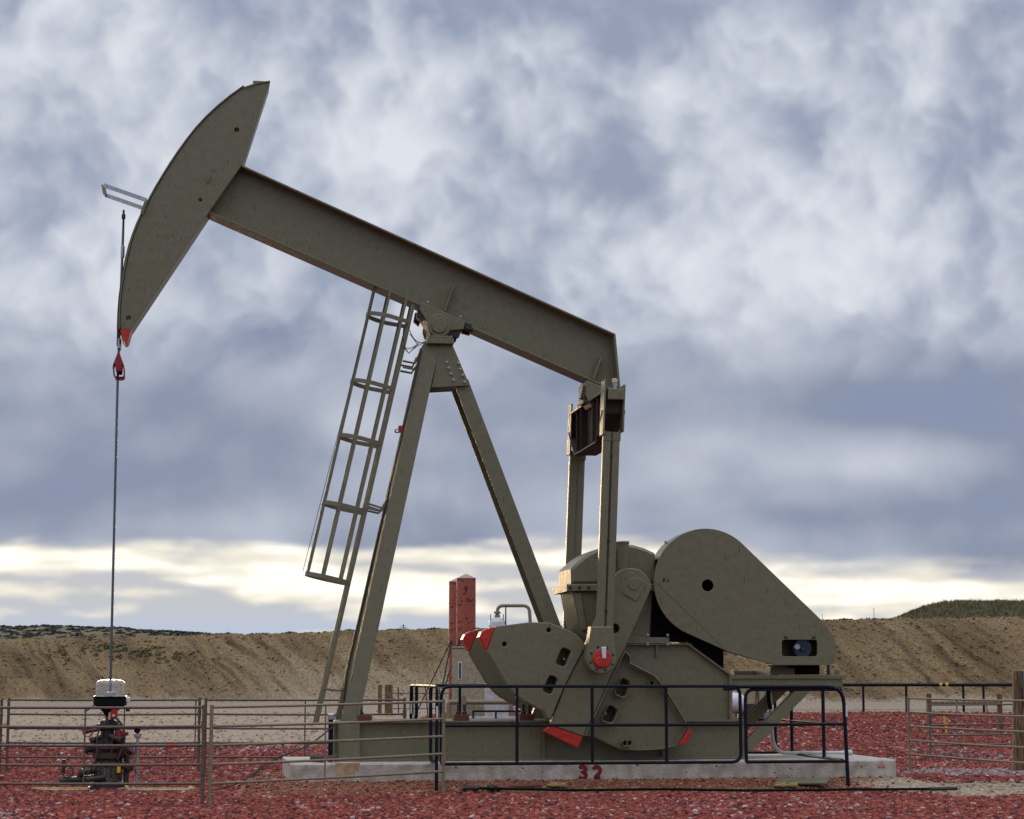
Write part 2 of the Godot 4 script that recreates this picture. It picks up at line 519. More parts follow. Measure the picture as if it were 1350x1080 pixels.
# 0 red gravel, 1 pale sand, 2 brown fine dirt, 3 grey-lilac gravel
func zone(x: float, z: float) -> Array:
	var dist := -z
	var n := gnoise.get_noise_2d(x * 9.0, z * 9.0)
	var n2 := gnoise.get_noise_2d(x * 2.2 + 90.0, z * 1.1)
	var p := pump_local(x, z)
	var red := Color(0.14, 0.03, 0.019)
	var sand := Color(0.52, 0.41, 0.275)
	var dirt := Color(0.35, 0.14, 0.07)
	var grey := Color(0.3, 0.225, 0.215)
	var w_sand := smoothstep(-2.0, 2.5, dist - red_limit(x) + n * 3.0)
	if dist > 122.0 and dist < 128.0 and x > 8.0:
		w_sand *= 0.45
	var px := (x - 8.7) / 2.4
	var pz := (dist - 36.2) / 2.4
	w_sand = maxf(w_sand, smoothstep(0.2, -0.35, px * px + pz * pz - 1.0 + n * 0.7))
	var w_dirt := smoothstep(2.75, 2.1, p.y + n * 0.5) * smoothstep(-4.4, -3.0, p.x) * smoothstep(9.6, 8.6, p.x) * smoothstep(-3.0, -2.0, p.y)
	var gx := (x - 11.0) / 3.2
	var gz := (dist - 42.4) / 1.6
	var w_grey := smoothstep(0.2, -0.3, gx * gx + gz * gz - 1.0 + n * 0.6)
	w_grey = maxf(w_grey, 0.5 * smoothstep(0.1, 0.45, n2 + n * 0.3) * smoothstep(33.0, 30.5, dist))
	w_grey = maxf(w_grey, 0.35 * smoothstep(0.12, 0.4, n2 + n * 0.25) * smoothstep(40.0, 44.0, dist) * smoothstep(75.0, 60.0, dist))
	var c := red.lerp(dirt, w_dirt).lerp(grey, w_grey * (1.0 - w_dirt)).lerp(sand, w_sand)
	if dist > 20.0 and dist < 130.0:
		c = c.lerp(c * Color(1.25, 1.2, 1.15), clampf(n2 + 0.2, 0.0, 1.0) * 0.6)
	return [c, w_sand, w_dirt, w_grey]

func grid_mesh(xs: Array, zs: Array, height: Callable, color: Callable, out := Vector3.UP) -> ArrayMesh:
	var v := PackedVector3Array()
	var cc := PackedColorArray()
	var idx := PackedInt32Array()
	var nx := xs.size()
	for j in zs.size():
		for i in nx:
			v.append(height.call(xs[i], zs[j]))
			cc.append(color.call(xs[i], zs[j]))
	var nn := PackedVector3Array()
	nn.resize(v.size())
	for j in zs.size():
		for i in nx:
			var l := v[j * nx + maxi(i - 1, 0)]
			var r := v[j * nx + mini(i + 1, nx - 1)]
			var u := v[maxi(j - 1, 0) * nx + i]
			var d := v[mini(j + 1, zs.size() - 1) * nx + i]
			var k := (r - l).cross(d - u).normalized()
			nn[j * nx + i] = k if k.dot(out) > 0.0 else -k
	for j in zs.size() - 1:
		for i in nx - 1:
			var a := j * nx + i
			var n3 := (v[a + nx] - v[a]).cross(v[a + 1] - v[a])
			if n3.dot(out) < 0.0:
				idx.append_array([a, a + nx, a + 1, a + 1, a + nx, a + nx + 1])
			else:
				idx.append_array([a, a + 1, a + nx, a + 1, a + nx + 1, a + nx])
	var arr := []
	arr.resize(Mesh.ARRAY_MAX)
	arr[Mesh.ARRAY_VERTEX] = v
	arr[Mesh.ARRAY_NORMAL] = nn
	arr[Mesh.ARRAY_COLOR] = cc
	arr[Mesh.ARRAY_INDEX] = idx
	var m := ArrayMesh.new()
	m.add_surface_from_arrays(Mesh.PRIMITIVE_TRIANGLES, arr)
	return m

func steps(parts: Array) -> Array:      # [from, to, step] pieces strung together
	var o := []
	for p in parts:
		var x: float = p[0]
		while x < p[1] - 0.001:
			o.append(x)
			x += p[2]
	o.append(parts[-1][1])
	return o

var rill := FastNoiseLite.new()
var lump := FastNoiseLite.new()

func berm_top(x: float) -> float:
	var c := [[-200.0, 4.9], [-42.6, 5.15], [-21.8, 5.5], [-4.7, 5.9], [12.0, 6.25], [27.0, 6.75], [42.6, 6.95], [200.0, 7.2]]
	for i in c.size() - 1:
		if x <= c[i + 1][0]:
			return lerpf(c[i][1], c[i + 1][1], (x - c[i][0]) / (c[i + 1][0] - c[i][0]))
	return 7.2

# t runs up the bank from its toe (0) to the crest (1) and back over the flat top (2)
func berm_point(x: float, t: float) -> Vector3:
	var toe := 163.0 + gnoise.get_noise_2d(x * 0.6, 3.0) * 3.0 - 4.0 * exp(-pow((x + 12.0) / 9.0, 2.0))
	var h := berm_top(x) + lump.get_noise_2d(x * 3.0, 5.0) * 0.09
	var run := 9.5
	if t <= 1.0:
		var s := smoothstep(0.0, 1.0, t) * 0.25 + t * 0.75
		var y := PAD - 0.05 + (h - PAD) * s
		var along := x + y * 1.2 + gnoise.get_noise_2d(x * 1.5, y * 4.0) * 1.2
		var g := absf(rill.get_noise_2d(along, y * 0.16))
		var fade := smoothstep(0.0, 0.25, t) * smoothstep(1.06, 0.85, t)
		var patchy := clampf(0.75 + gnoise.get_noise_2d(x * 1.1, 60.0) * 1.6, 0.2, 1.1)
		var off := (smoothstep(0.0, 0.45, g) - 1.0) * 0.34 * fade * patchy + rill.get_noise_2d(along * 2.6 + 40.0, y * 0.5) * 0.12 * fade * patchy + lump.get_noise_2d(x * 2.4, y * 4.0) * 0.14 * fade + lump.get_noise_2d(x * 6.0, y * 8.0) * 0.05 * fade
		return Vector3(x, y + off * 0.7, -(toe + run * t) + off * 0.7)
	var b := t - 1.0
	return Vector3(x, h + lump.get_noise_2d(x * 2.0, b * 40.0) * 0.15 - b * b * 7.4, -(toe + run + b * 40.0))

func berm_color(x: float, t: float) -> Color:
	var y := t * 6.0
	var n := gnoise.get_noise_2d(x * 2.6 + y * 3.0, y * 1.6)
	var m := lump.get_noise_2d(x * 2.4 + y * 2.7, y * 1.2 + 30.0)
	var c := Color(0.315, 0.215, 0.1)
	c = c.lerp(Color(0.215, 0.135, 0.056), clampf(n * 1.5 + 0.3, 0.0, 1.0))
	c = c.lerp(Color(0.16, 0.105, 0.05), clampf(m * 2.0 - 0.15, 0.0, 0.75))
	var pale := exp(-pow((x + 11.0) / 11.0, 2.0)) * smoothstep(0.75, 0.2, t + n * 0.35)    # washed-out sand fan
	c = c.lerp(Color(0.44, 0.345, 0.22), pale * 0.85)
	c = c.lerp(Color(0.46, 0.37, 0.26), smoothstep(0.12, 0.0, t + n * 0.08))
	return c

# many small pieces of one kind: [transform, colour] pairs
func scatter(called: String, mesh: Mesh, m: Material, list: Array, label: String, category: String) -> void:
	var mm := MultiMesh.new()
	mm.transform_format = MultiMesh.TRANSFORM_3D
	mm.use_colors = true
	mm.mesh = mesh
	mm.instance_count = list.size()
	var buf := PackedFloat32Array()
	buf.resize(list.size() * 16)
	for i in list.size():
		var t: Transform3D = list[i][0]
		var c: Color = list[i][1]
		var k := i * 16
		var b := t.basis
		buf[k] = b.x.x; buf[k + 1] = b.y.x; buf[k + 2] = b.z.x; buf[k + 3] = t.origin.x
		buf[k + 4] = b.x.y; buf[k + 5] = b.y.y; buf[k + 6] = b.z.y; buf[k + 7] = t.origin.y
		buf[k + 8] = b.x.z; buf[k + 9] = b.y.z; buf[k + 10] = b.z.z; buf[k + 11] = t.origin.z
		buf[k + 12] = c.r; buf[k + 13] = c.g; buf[k + 14] = c.b; buf[k + 15] = 1.0
	mm.buffer = buf
	var o := MultiMeshInstance3D.new()
	o.name = numbered(called)
	o.multimesh = mm
	o.material_override = m
	add_child(o)
	tag(o, label, category, "", "stuff")

func stone_mesh(sd: int) -> Mesh:
	var r := RandomNumberGenerator.new()
	r.seed = sd
	var p := []
	var phi := 1.618
	for a in [[-1, phi, 0], [1, phi, 0], [-1, -phi, 0], [1, -phi, 0], [0, -1, phi], [0, 1, phi], [0, -1, -phi], [0, 1, -phi], [phi, 0, -1], [phi, 0, 1], [-phi, 0, -1], [-phi, 0, 1]]:
		p.append(Vector3(a[0], a[1] * 0.72, a[2]).normalized() * Vector3(1.0, 0.7, 0.85) * r.randf_range(0.72, 1.2))
	var st := mb()
	for f in [[0, 11, 5], [0, 5, 1], [0, 1, 7], [0, 7, 10], [0, 10, 11], [1, 5, 9], [5, 11, 4], [11, 10, 2], [10, 7, 6], [7, 1, 8], [3, 9, 4], [3, 4, 2], [3, 2, 6], [3, 6, 8], [3, 8, 9], [4, 9, 5], [2, 4, 11], [6, 2, 10], [8, 6, 7], [9, 8, 1]]:
		var n: Vector3 = (p[f[0]] + p[f[1]] + p[f[2]]).normalized()
		var g: Vector3 = (p[f[1]] - p[f[0]]).cross(p[f[2]] - p[f[0]]).normalized()
		if g.dot(n) < 0.0: g = -g
		tri(st, p[f[0]], p[f[1]], p[f[2]], g, g, g)
	return st.commit()

func turned(at: Vector3, s: Vector3) -> Transform3D:
	return Transform3D(Basis.from_euler(Vector3(rng.randf_range(-0.5, 0.5), rng.randf() * TAU, rng.randf_range(-0.5, 0.5))).scaled_local(s), at)

func make_gravel() -> void:
	var lists := [[], [], []]
	var bands := [[27.5, 36.5, 380.0, 0.018, 0.062], [36.5, 48.0, 190.0, 0.022, 0.07], [48.0, 72.0, 42.0, 0.035, 0.08], [72.0, 118.0, 11.0, 0.05, 0.12]]
	for b in bands:
		var wmax: float = 0.268 * b[1] + 2.0
		var n := int((b[1] - b[0]) * 2.0 * wmax * b[2])
		for i in n:
			var z: float = -rng.randf_range(b[0], b[1])
			var x := rng.randf_range(-wmax, wmax)
			if absf(x) > 0.268 * -z + 2.0: continue
			var p := pump_local(x, z)
			if p.x > -2.88 and p.x < 8.1 and absf(p.y) < 1.48: continue
			var k := zone(x, z)
			if rng.randf() < k[1] * 0.93: continue
			if rng.randf() < k[2] * 0.45: continue
			var s: float = b[3] + (b[4] - b[3]) * pow(rng.randf(), 2.2)
			if rng.randf() < k[2]: s *= 0.7
			var t := rng.randf()
			var c := Color(0.225, 0.036, 0.022)
			if t < 0.32: c = Color(0.3, 0.062, 0.034)
			elif t < 0.54: c = Color(0.1, 0.019, 0.015)
			elif t < 0.63: c = Color(0.37, 0.115, 0.075)
			elif t < 0.66: c = Color(0.42, 0.32, 0.28)
			if rng.randf() < k[2] * 0.8: c = [Color(0.34, 0.13, 0.07), Color(0.25, 0.09, 0.05), Color(0.4, 0.22, 0.14)][rng.randi() % 3]
			elif rng.randf() < k[3]: c = [Color(0.3, 0.18, 0.16), Color(0.38, 0.27, 0.25), Color(0.17, 0.07, 0.06)][rng.randi() % 3]
			elif rng.randf() < k[1]: c = Color(0.38, 0.28, 0.2)
			c = c * rng.randf_range(0.65, 1.3)
			lists[rng.randi() % 3].append([turned(Vector3(x, ground_y(x, z) + s * 0.22, z), Vector3.ONE * s), c])
	for i in 3:
		scatter("gravel", stone_mesh(70 + i), M.stone, lists[i], ["red crushed scoria gravel covering the well pad", "loose red gravel chips strewn over the pad", "rough red and pink gravel stones on the pad"][i], "gravel")

func tuft_mesh(sd: int, blades: int, w: float) -> Mesh:
	var r := RandomNumberGenerator.new()
	r.seed = sd
	var st := mb()
	for i in blades:
		var a := r.randf() * TAU
		var base := Vector3(cos(a), 0, sin(a)) * r.randf_range(0.0, 0.45)
		var lean := Vector3(r.randf_range(-0.5, 0.5), 1.0, r.randf_range(-0.5, 0.5)) * r.randf_range(0.5, 1.0)
		var side := Vector3(-sin(a), 0, cos(a)) * w
		var n := side.cross(lean).normalized()
		tri(st, base - side, base + side, base + lean, n, n, n)
	return st.commit()

func bush_mesh(sd: int, n_leaves: int, size: float) -> Mesh:
	var r := RandomNumberGenerator.new()
	r.seed = sd
	var st := mb()
	for i in n_leaves:
		var d := Vector3(r.randfn(), absf(r.randfn()) * 0.8, r.randfn()).normalized() * r.randf_range(0.45, 1.0)
		d.y *= 0.75
		var a := Vector3(r.randfn(), r.randfn(), r.randfn()).normalized()
		var b := a.cross(Vector3(r.randfn(), r.randfn(), r.randfn())).normalized()
		var n := a.cross(b)
		quad(st, d - a * size, d + b * size * 0.6, d + a * size, d - b * size * 0.6, n)
	return st.commit()

func make_terrain() -> void:
	gnoise.seed = 3; gnoise.frequency = 0.06; gnoise.fractal_octaves = 4
	rill.seed = 8; rill.frequency = 0.42; rill.fractal_octaves = 2
	lump.seed = 14; lump.frequency = 0.14; lump.fractal_octaves = 4
	var xs := steps([[-3000.0, -300.0, 450.0], [-300.0, -60.0, 30.0], [-60.0, -18.0, 3.0], [-18.0, 18.0, 0.22], [18.0, 60.0, 3.0], [60.0, 300.0, 30.0], [300.0, 3000.0, 450.0]])
	var zs := steps([[-3000.0, -300.0, 450.0], [-300.0, -180.0, 30.0], [-180.0, -120.0, 4.0], [-120.0, -60.0, 1.2], [-60.0, -26.0, 0.22], [-26.0, 20.0, 4.0], [20.0, 200.0, 45.0], [200.0, 2000.0, 600.0]])
	var g := put("ground", grid_mesh(xs, zs, func(x, z): return Vector3(x, ground_y(x, z), z), func(x, z): return zone(x, z)[0]), M.ground, self)
	tag(g, "red gravel and pale sand ground of the well pad", "ground", "", "structure")
	# the bank of excavated sand behind the pad
	var bx := steps([[-190.0, -60.0, 2.0], [-60.0, 60.0, 0.16], [60.0, 190.0, 2.0]])
	var bt := steps([[0.0, 1.0, 0.021], [1.0, 1.12, 0.02], [1.12, 2.0, 0.08]])
	var b := put("berm", grid_mesh(bx, bt, func(x, t): return berm_point(x, t), func(x, t): return berm_color(x, t), Vector3(0, 0.85, 0.53)), M.soil, self)
	tag(b, "long bank of bare brown sand with slanting rills behind the pad", "embankment", "", "structure")
	var clods := []
	for i in 9000:
		var x := rng.randf_range(-55.0, 55.0)
		var t := pow(rng.randf(), 0.8)
		if rng.randf() < 0.3: t = 1.0 + rng.randf() * 0.05
		var p := berm_point(x, t)
		var s := 0.05 + 0.16 * pow(rng.randf(), 3.0)
		clods.append([turned(p, Vector3(s, s * 0.8, s)), berm_color(x, t) * rng.randf_range(0.55, 1.0)])
	scatter("clods", stone_mesh(91), M.stone, clods, "dry clods of earth lying on the sand bank", "clods")
	var weeds := []
	for i in 130:
		var c: Array = [[-34.5, 0.8, 2.6, 0.1], [-31.5, 0.72, 1.6, 0.09], [-38.0, 0.7, 3.5, 0.12], [-29.0, 0.66, 4.0, 0.12]][[0, 0, 0, 1, 1, 1, 2, 3][rng.randi() % 8]]
		var x: float = c[0] + rng.randfn() * c[2] * 0.5
		var t := clampf(c[1] + rng.randfn() * c[3] * 0.6, 0.05, 1.0)
		var s := rng.randf_range(0.12, 0.3)
		weeds.append([turned(berm_point(x, t), Vector3.ONE * s), Color(0.14, 0.14, 0.055) * rng.randf_range(0.7, 1.5)])
	scatter("weeds", bush_mesh(5, 26, 0.4), M.leaf, weeds, "low green weeds sprouting high on the sand bank", "weeds")
	# grassy spoil heap on the bank, to the right
	var mx := steps([[33.0, 56.0, 0.8], [56.0, 130.0, 4.0]])
	var mz := steps([[-222.0, -179.0, 1.0]])
	var mound := func(x, z):
		var e := smoothstep(33.0, 44.0, x + gnoise.get_noise_2d(z * 2.0, 9.0) * 1.5)
		var f := sin(clampf((-z - 179.0) / 43.0, 0.0, 1.0) * PI)
		var hh: float = 5.6 + 3.5 * e * sqrt(f) * (1.0 + 0.0035 * (x - 44.0)) + lump.get_noise_2d(x * 1.5, z * 1.5) * 0.25 * e
		return Vector3(x, hh, z)
	var mo := put("grassy_mound", grid_mesh(mx, mz, mound, func(x, z): return Color(0.12, 0.105, 0.05)), M.soil, self)
	tag(mo, "dark grassy mound rising above the sand bank", "mound", "", "structure")
	var grass := []
	for i in 14000:
		var x := rng.randf_range(33.5, 75.0)
		var z := -179.0 - 24.0 * rng.randf()
		var p: Vector3 = mound.call(x, z)
		if p.y < 6.3: continue
		var s := rng.randf_range(0.15, 0.42)
		grass.append([Transform3D(Basis(Vector3.UP, rng.randf() * TAU).scaled_local(Vector3(s, s * rng.randf_range(0.6, 1.3), s)), p), [Color(0.09, 0.095, 0.04), Color(0.16, 0.14, 0.065), Color(0.26, 0.2, 0.1)][rng.randi() % 3] * rng.randf_range(0.7, 1.2)])
	scatter("grass", tuft_mesh(4, 12, 0.07), M.leaf, grass, "rough dark grass growing over the mound", "grass")
	# far prairie hill with scrub, to the left
	var hx := steps([[-420.0, 40.0, 5.0]])
	var hz := steps([[-900.0, -420.0, 10.0]])
	var hill := func(x, z):
		var e := clampf((-z - 420.0) / 180.0, 0.0, 1.0)
		var c := [[-420.0, 15.0], [-155.0, 16.7], [-135.0, 17.1], [-118.0, 16.8], [-95.0, 15.3], [-80.0, 14.4], [-40.0, 12.6], [40.0, 9.0]]
		var top := 9.0
		for i in c.size() - 1:
			if x >= c[i][0] and x <= c[i + 1][0]: top = lerpf(c[i][1], c[i + 1][1], (x - c[i][0]) / (c[i + 1][0] - c[i][0]))
		return Vector3(x, lerpf(2.0, top - 0.2 + gnoise.get_noise_2d(x * 0.4, z * 0.2) * 0.7, smoothstep(0.0, 1.0, e)) - maxf(-z - 640.0, 0.0) * 0.05, z)
	var hi := put("prairie_hill", grid_mesh(hx, hz, hill, func(x, z): return Color(0.26, 0.205, 0.115).lerp(Color(0.17, 0.145, 0.08), clampf(gnoise.get_noise_2d(x * 0.5, z * 0.5) + 0.4, 0.0, 1.0))), M.soil, self)
	tag(hi, "low far hill dotted with dark scrub beyond the bank", "hill", "", "structure")
	var scrub := []
	for i in 2600:
		var x := rng.randf_range(-190.0, -55.0)
		var z := rng.randf_range(-640.0, -440.0)
		var dens := gnoise.get_noise_2d(x * 0.5 + 40.0, z * 0.12) + 0.25
		if rng.randf() > dens * 2.0: continue
		var s := rng.randf_range(0.35, 1.0)
		scrub.append([Transform3D(Basis(Vector3.UP, rng.randf() * TAU).scaled_local(Vector3(s * 1.7, s * 0.8, s * 1.7)), hill.call(x, z)), Color(0.035, 0.04, 0.025) * rng.randf_range(0.7, 1.6)])
	scatter("scrub", bush_mesh(6, 40, 0.35), M.leaf, scrub, "dark sagebrush scrub scattered over the far hill", "scrub")
	make_gravel()

# ---------------------------------------------------------------- fences
func sag(a: Vector3, b: Vector3, drop: float, n := 8) -> Array:
	var o := []
	for i in n + 1:
		var t := float(i) / n
		o.append(a.lerp(b, t) - Vector3(0, drop * 4.0 * t * (1.0 - t), 0))
	return o

# a livestock panel of five pipes between two uprights, with a thin brace; a and b are the feet of its ends
func panel(label: String, a: Vector3, b: Vector3, m: Material, brace := 0.5, top := 1.55, group := "pipe panels round the well", first := 0.35) -> void:
	var t := thing("pipe_fence", label, "fence", a, 0.0, group)
	var d := b - a
	var up := Vector3(0, 1, 0)
	for e in [Vector3.ZERO, d]:
		pipe("post", [e - up * 0.12, e + up * (top + 0.02)], 0.03, m, t)
	for i in 5:
		var h := first + (top - first - 0.02) * i / 4.0
		pipe("rail", sag(up * h, d + up * h, 0.008 + 0.006 * (i % 2), 6), 0.021, m, t, 8)
	pipe("brace", [d * brace + up * (first - 0.05), d * brace + up * (top - 0.02)], 0.014, m, t, 8)
	for h in [0.55, 1.25]:
		pipe("clamp", [d + up * (h - 0.07), d + up * (h + 0.07)], 0.042, m, t, 8)

func make_fences() -> void:
	var y := Vector3(0, PAD, 0)
	panel("brown pipe fence panel in front of the wellhead", Vector3(-9.05, PAD, -31.6), Vector3(-4.84, PAD, -31.5), M.pipe_brown, 0.555)
	panel("tan pipe fence panel between the wellhead panel and the black railing corner", Vector3(-4.72, PAD, -31.5), Vector3(-1.17, -0.14, -34.3), M.pipe_tan, 0.47)
	panel("brown pipe fence panel directly behind the wellhead", Vector3(-10.55, PAD, -42.0), Vector3(-6.55, PAD, -42.0), M.pipe_brown, 0.98)
	panel("brown pipe fence panel behind the ladder foot", Vector3(-6.42, PAD, -42.0), Vector3(-2.25, PAD, -42.0), M.pipe_brown, 0.5)
	panel("brown pipe fence panel receding along the side of the wellhead", Vector3(-10.7, PAD, -42.0), Vector3(-10.2, PAD, -36.5), M.pipe_brown)
	panel("rusty pipe gate ending at the thick wooden post", Vector3(8.35, PAD, -42.2), Vector3(9.75, PAD, -37.6), M.pipe_tan, 0.42, 1.58, "pipe gates near the wooden post", 0.4)
	panel("brown pipe panel behind the gate at the wooden post", Vector3(10.2, PAD, -49.0), Vector3(13.5, PAD, -51.0), M.pipe_brown, 0.5, 1.35, "pipe gates near the wooden post")
	# thick post with the electrical cabinet
	var wp := put("wooden_post", _post(Vector3(10.75, PAD, -42.6), 2.15, 0.27, 0.2), M.wood, self)
	tag(wp, "thick squared wooden post beside a grey electrical cabinet", "post")
	var cab := thing("electrical_cabinet", "grey electrical cabinet mounted beside the thick wooden post", "cabinet", Vector3(11.16, 0.0, -42.5))
	block("case", Vector3(0, 1.62, 0), Vector3(0.62, 0.66, 0.25), M.steel_box, cab, 0.02)
	block("door", Vector3(0, 1.62, 0.135), Vector3(0.54, 0.58, 0.02), M.steel_box, cab, 0.006)
	block("latch", Vector3(0.2, 1.62, 0.155), Vector3(0.03, 0.09, 0.02), M.zinc, cab, 0.004)
	block("backing_post", Vector3(-0.1, 0.8, -0.2), Vector3(0.14, 2.2, 0.14), M.pipe_brown, cab)
	pipe("conduit", [Vector3(0.1, 1.3, 0.0), Vector3(0.1, -0.25, 0.0)], 0.03, M.zinc, cab)
	var bp := put("steel_post", _pipe_mesh([Vector3(9.86, PAD - 0.1, -37.55), Vector3(9.86, 1.42, -37.55)], 0.06), M.pipe_brown, self)
	tag(bp, "brown steel hinge post holding the rusty pipe gate", "post")
	# wooden hitching rail in the red gravel
	var wr := thing("wooden_rail", "low rail of one round timber on two wooden posts in the gravel", "rail", Vector3(16.0, PAD, -71.5))
	for x in [-1.12, 1.4]:
		block("post", Vector3(x, 0.68, 0), Vector3(0.17, 1.5, 0.17), M.wood, wr, 0.02)
	pipe("rail", [Vector3(-1.1, 1.08, 0.1), Vector3(1.4, 1.08, 0.1)], 0.075, M.wood, wr)
	var ym := thing("guy_marker", "leaning yellow guy-wire marker in the red gravel", "marker", Vector3(15.34, PAD, -71.0))
	pipe("sleeve", [Vector3(0.03, 0.05, 0), Vector3(-0.06, 0.75, 0)], 0.035, M.yellow, ym)
	pipe("anchor", [Vector3(0.045, -0.05, 0), Vector3(0.03, 0.06, 0)], 0.02, M.zinc, ym)
	# black pipe barrier along the bank
	var pb := thing("pipe_barrier", "long black pipe barrier at the foot of the sand bank", "barrier", Vector3(0, PAD, -114.0))
	pipe("rail", [Vector3(18.0, 1.57, 0), Vector3(34.0, 1.57, 0)], 0.1, M.black, pb)
	for x in [20.0, 22.45, 25.7, 26.85, 29.6, 32.5]:
		pipe("post", [Vector3(x, -0.1, 0), Vector3(x, 1.57, 0)], 0.07, M.black, pb)
	for x in [24.35, 24.7]:
		pipe("band", [Vector3(x, 1.57, 0), Vector3(x + 0.14, 1.57, 0)], 0.108, M.yellow, pb)
	# stock fence with old timbers behind the skid
	for a in [[-7.0, 0.2, 0.035, "split"], [-6.62, 0.22, -0.02, "round"], [-6.42, 0.2, 0.0, "tall"]]:
		var p := put("fence_post", _post(Vector3(a[0], PAD, -106.0), 1.62, a[1], a[2]), M.wood, self)
		tag(p, "weathered %s wooden fence post in front of the sand bank" % a[3], "post", "old wooden posts before the bank")
	var wf := thing("stock_fence", "thin dark steel stock fence running beside old wooden posts", "fence", Vector3(0, PAD, -106.0))
	for i in 9:
		pipe("picket", [Vector3(-6.0 + i * 0.72 + 0.06 * (i % 3), -0.1, 0), Vector3(-6.03 + i * 0.72 + 0.05 * (i % 2), 1.5 + 0.1 * (i % 2), 0)], 0.035, M.cable, wf, 6)
	for h in [0.35, 1.15]:
		pipe("wire", [Vector3(-6.3, h, 0), Vector3(0.2, h, 0)], 0.025, M.cable, wf, 6)

func _post(at: Vector3, h: float, w: float, lean: float) -> Mesh:
	var st := mb()
	var pl := rounded(rect(w, w * 0.85), w * 0.22, 3)
	prism(st, pl, -0.15, h, 0.02, [], Transform3D(frame(Vector3(lean * 0.15, 1, 0), Vector3(0, 0, 1)), at))
	return st.commit()

func _pipe_mesh(pts: Array, r: float, seg := 10) -> Mesh:
	var st := mb()
	tube(st, pts, r, seg)
	return st.commit()

# ---------------------------------------------------------------- the pumpjack
func slab_xf() -> Transform3D:       # outline given as (z, y), thickness along x
	return Transform3D(Basis(Vector3(0, 0, 1), Vector3(0, 1, 0), Vector3(1, 0, 0)), Vector3.ZERO)

func bolts(parent: Node, mesh: Mesh, m: Material, spots: Array, z: float, side := 1.0) -> void:
	for p in spots:
		put("bolt", mesh, m, parent, Transform3D(Basis(Vector3.RIGHT if side > 0 else Vector3.LEFT, Vector3.UP, Vector3(0, 0, side)), at3(p, z)))

func make_pumpjack() -> void:
	var t := thing("pumpjack", "large olive pumpjack with tilted walking beam on a concrete foundation", "pumpjack", PUMP_AT, PUMP_TURN)
	var big_bolt := hexbolt(0.045, 0.035)
	var small_bolt := hexbolt(0.03, 0.025)
	make_head(t, small_bolt)
	# walking beam: two flanges, web, end plate, stiffeners
	var top: Array = [Vector2(-3.91, 11.285), Vector2(3.201, 8.276)]
	var bot: Array = [Vector2(-4.381, 10.298), Vector2(3.464, 7.051)]
	var dir: Vector2 = (top[1] - top[0]).normalized()
	var nrm := Vector2(-dir.y, dir.x)
	var beam := plate("walking_beam", [top[0] - dir * 0.25, top[1], bot[1] - dir * 0.1, bot[0] - dir * 0.25], -0.012, 0.012, M.paint, t, 0.0)
	plate("flange", [top[0] - dir * 0.25, top[1], top[1] - nrm * 0.035, top[0] - dir * 0.25 - nrm * 0.035], -0.28, 0.28, M.paint, beam, 0.006)
	plate("flange", [bot[0] - dir * 0.25, bot[1] - dir * 0.12, bot[1] - dir * 0.12 + nrm * 0.035, bot[0] - dir * 0.25 + nrm * 0.035], -0.28, 0.28, M.paint, beam, 0.006)
	var pend: Array = [Vector2(3.201, 8.276), Vector2(3.296, 7.171), Vector2(3.259, 7.155), Vector2(3.164, 8.261)]
	plate("end_plate", [pend[0] + Vector2(0.004, -0.01), pend[1], pend[2], pend[3] + Vector2(0, -0.03)], -0.277, 0.277, M.paint, beam, 0.004)
	for s in [1, -1]:
		plate("stiffener", [Vector2(0.097, 9.142), Vector2(0.118, 9.121), Vector2(-0.052, 8.622), Vector2(-0.081, 8.635)], s * 0.014, s * 0.2, M.paint, beam, 0.003)
		plate("stiffener", [Vector2(2.928, 7.844), Vector2(2.957, 7.83), Vector2(2.801, 7.404), Vector2(2.764, 7.417)], s * 0.014, s * 0.2, M.paint, beam, 0.003)
	# centre bearing under the beam
	var sad := plate("saddle", [Vector2(-0.514, 8.77), Vector2(0.318, 8.426), Vector2(0.276, 8.273), Vector2(0.032, 8.237), Vector2(-0.053, 8.091), Vector2(-0.339, 8.083), Vector2(-0.412, 8.398), Vector2(-0.556, 8.624)], -0.34, 0.34, M.paint_dull, t, 0.01)
	var cb: Array = [Vector2(-0.197, 8.317)]
	for s in [1, -1]:
		round_block("bearing_cap", at3(cb[0], s * 0.3), at3(cb[0], s * 0.43), 0.22, M.paint_dull, sad)
		round_block("bearing_cover", at3(cb[0], s * 0.43), at3(cb[0], s * 0.46), 0.15, M.paint_dull, sad)
		plate("clamp_jaw", [Vector2(-0.58, 8.66), Vector2(-0.451, 8.577), Vector2(-0.507, 8.402), Vector2(-0.608, 8.486)], s * 0.16, s * 0.3, M.dark_steel, sad, 0.006)
		plate("clamp_jaw", [Vector2(0.009, 8.244), Vector2(0.252, 8.279), Vector2(0.196, 8.119), Vector2(0.009, 8.157)], s * 0.16, s * 0.3, M.dark_steel, sad, 0.006)
		plate("clamp_jaw", [Vector2(0.281, 8.425), Vector2(0.439, 8.371), Vector2(0.468, 8.256), Vector2(0.31, 8.295)], s * 0.18, s * 0.3, M.dark_steel, sad, 0.006)
	bolts(sad, small_bolt, M.zinc, [Vector2(-0.377, 8.801), Vector2(0.243, 8.543)], 0.15)
	pipe("locking_rod", [Vector3(0.301, 8.316, 0.26), Vector3(0.459, 8.241, 0.26)], 0.014, M.dark_steel, sad, 8)
	make_post(t, big_bolt, small_bolt)
	make_ladder(t)
	make_equalizer(t)
	for s in [1, -1]: make_crank(t, s, small_bolt)
	make_reducer(t, small_bolt)
	make_guard_and_motor(t, small_bolt)
	make_skid(t, big_bolt)

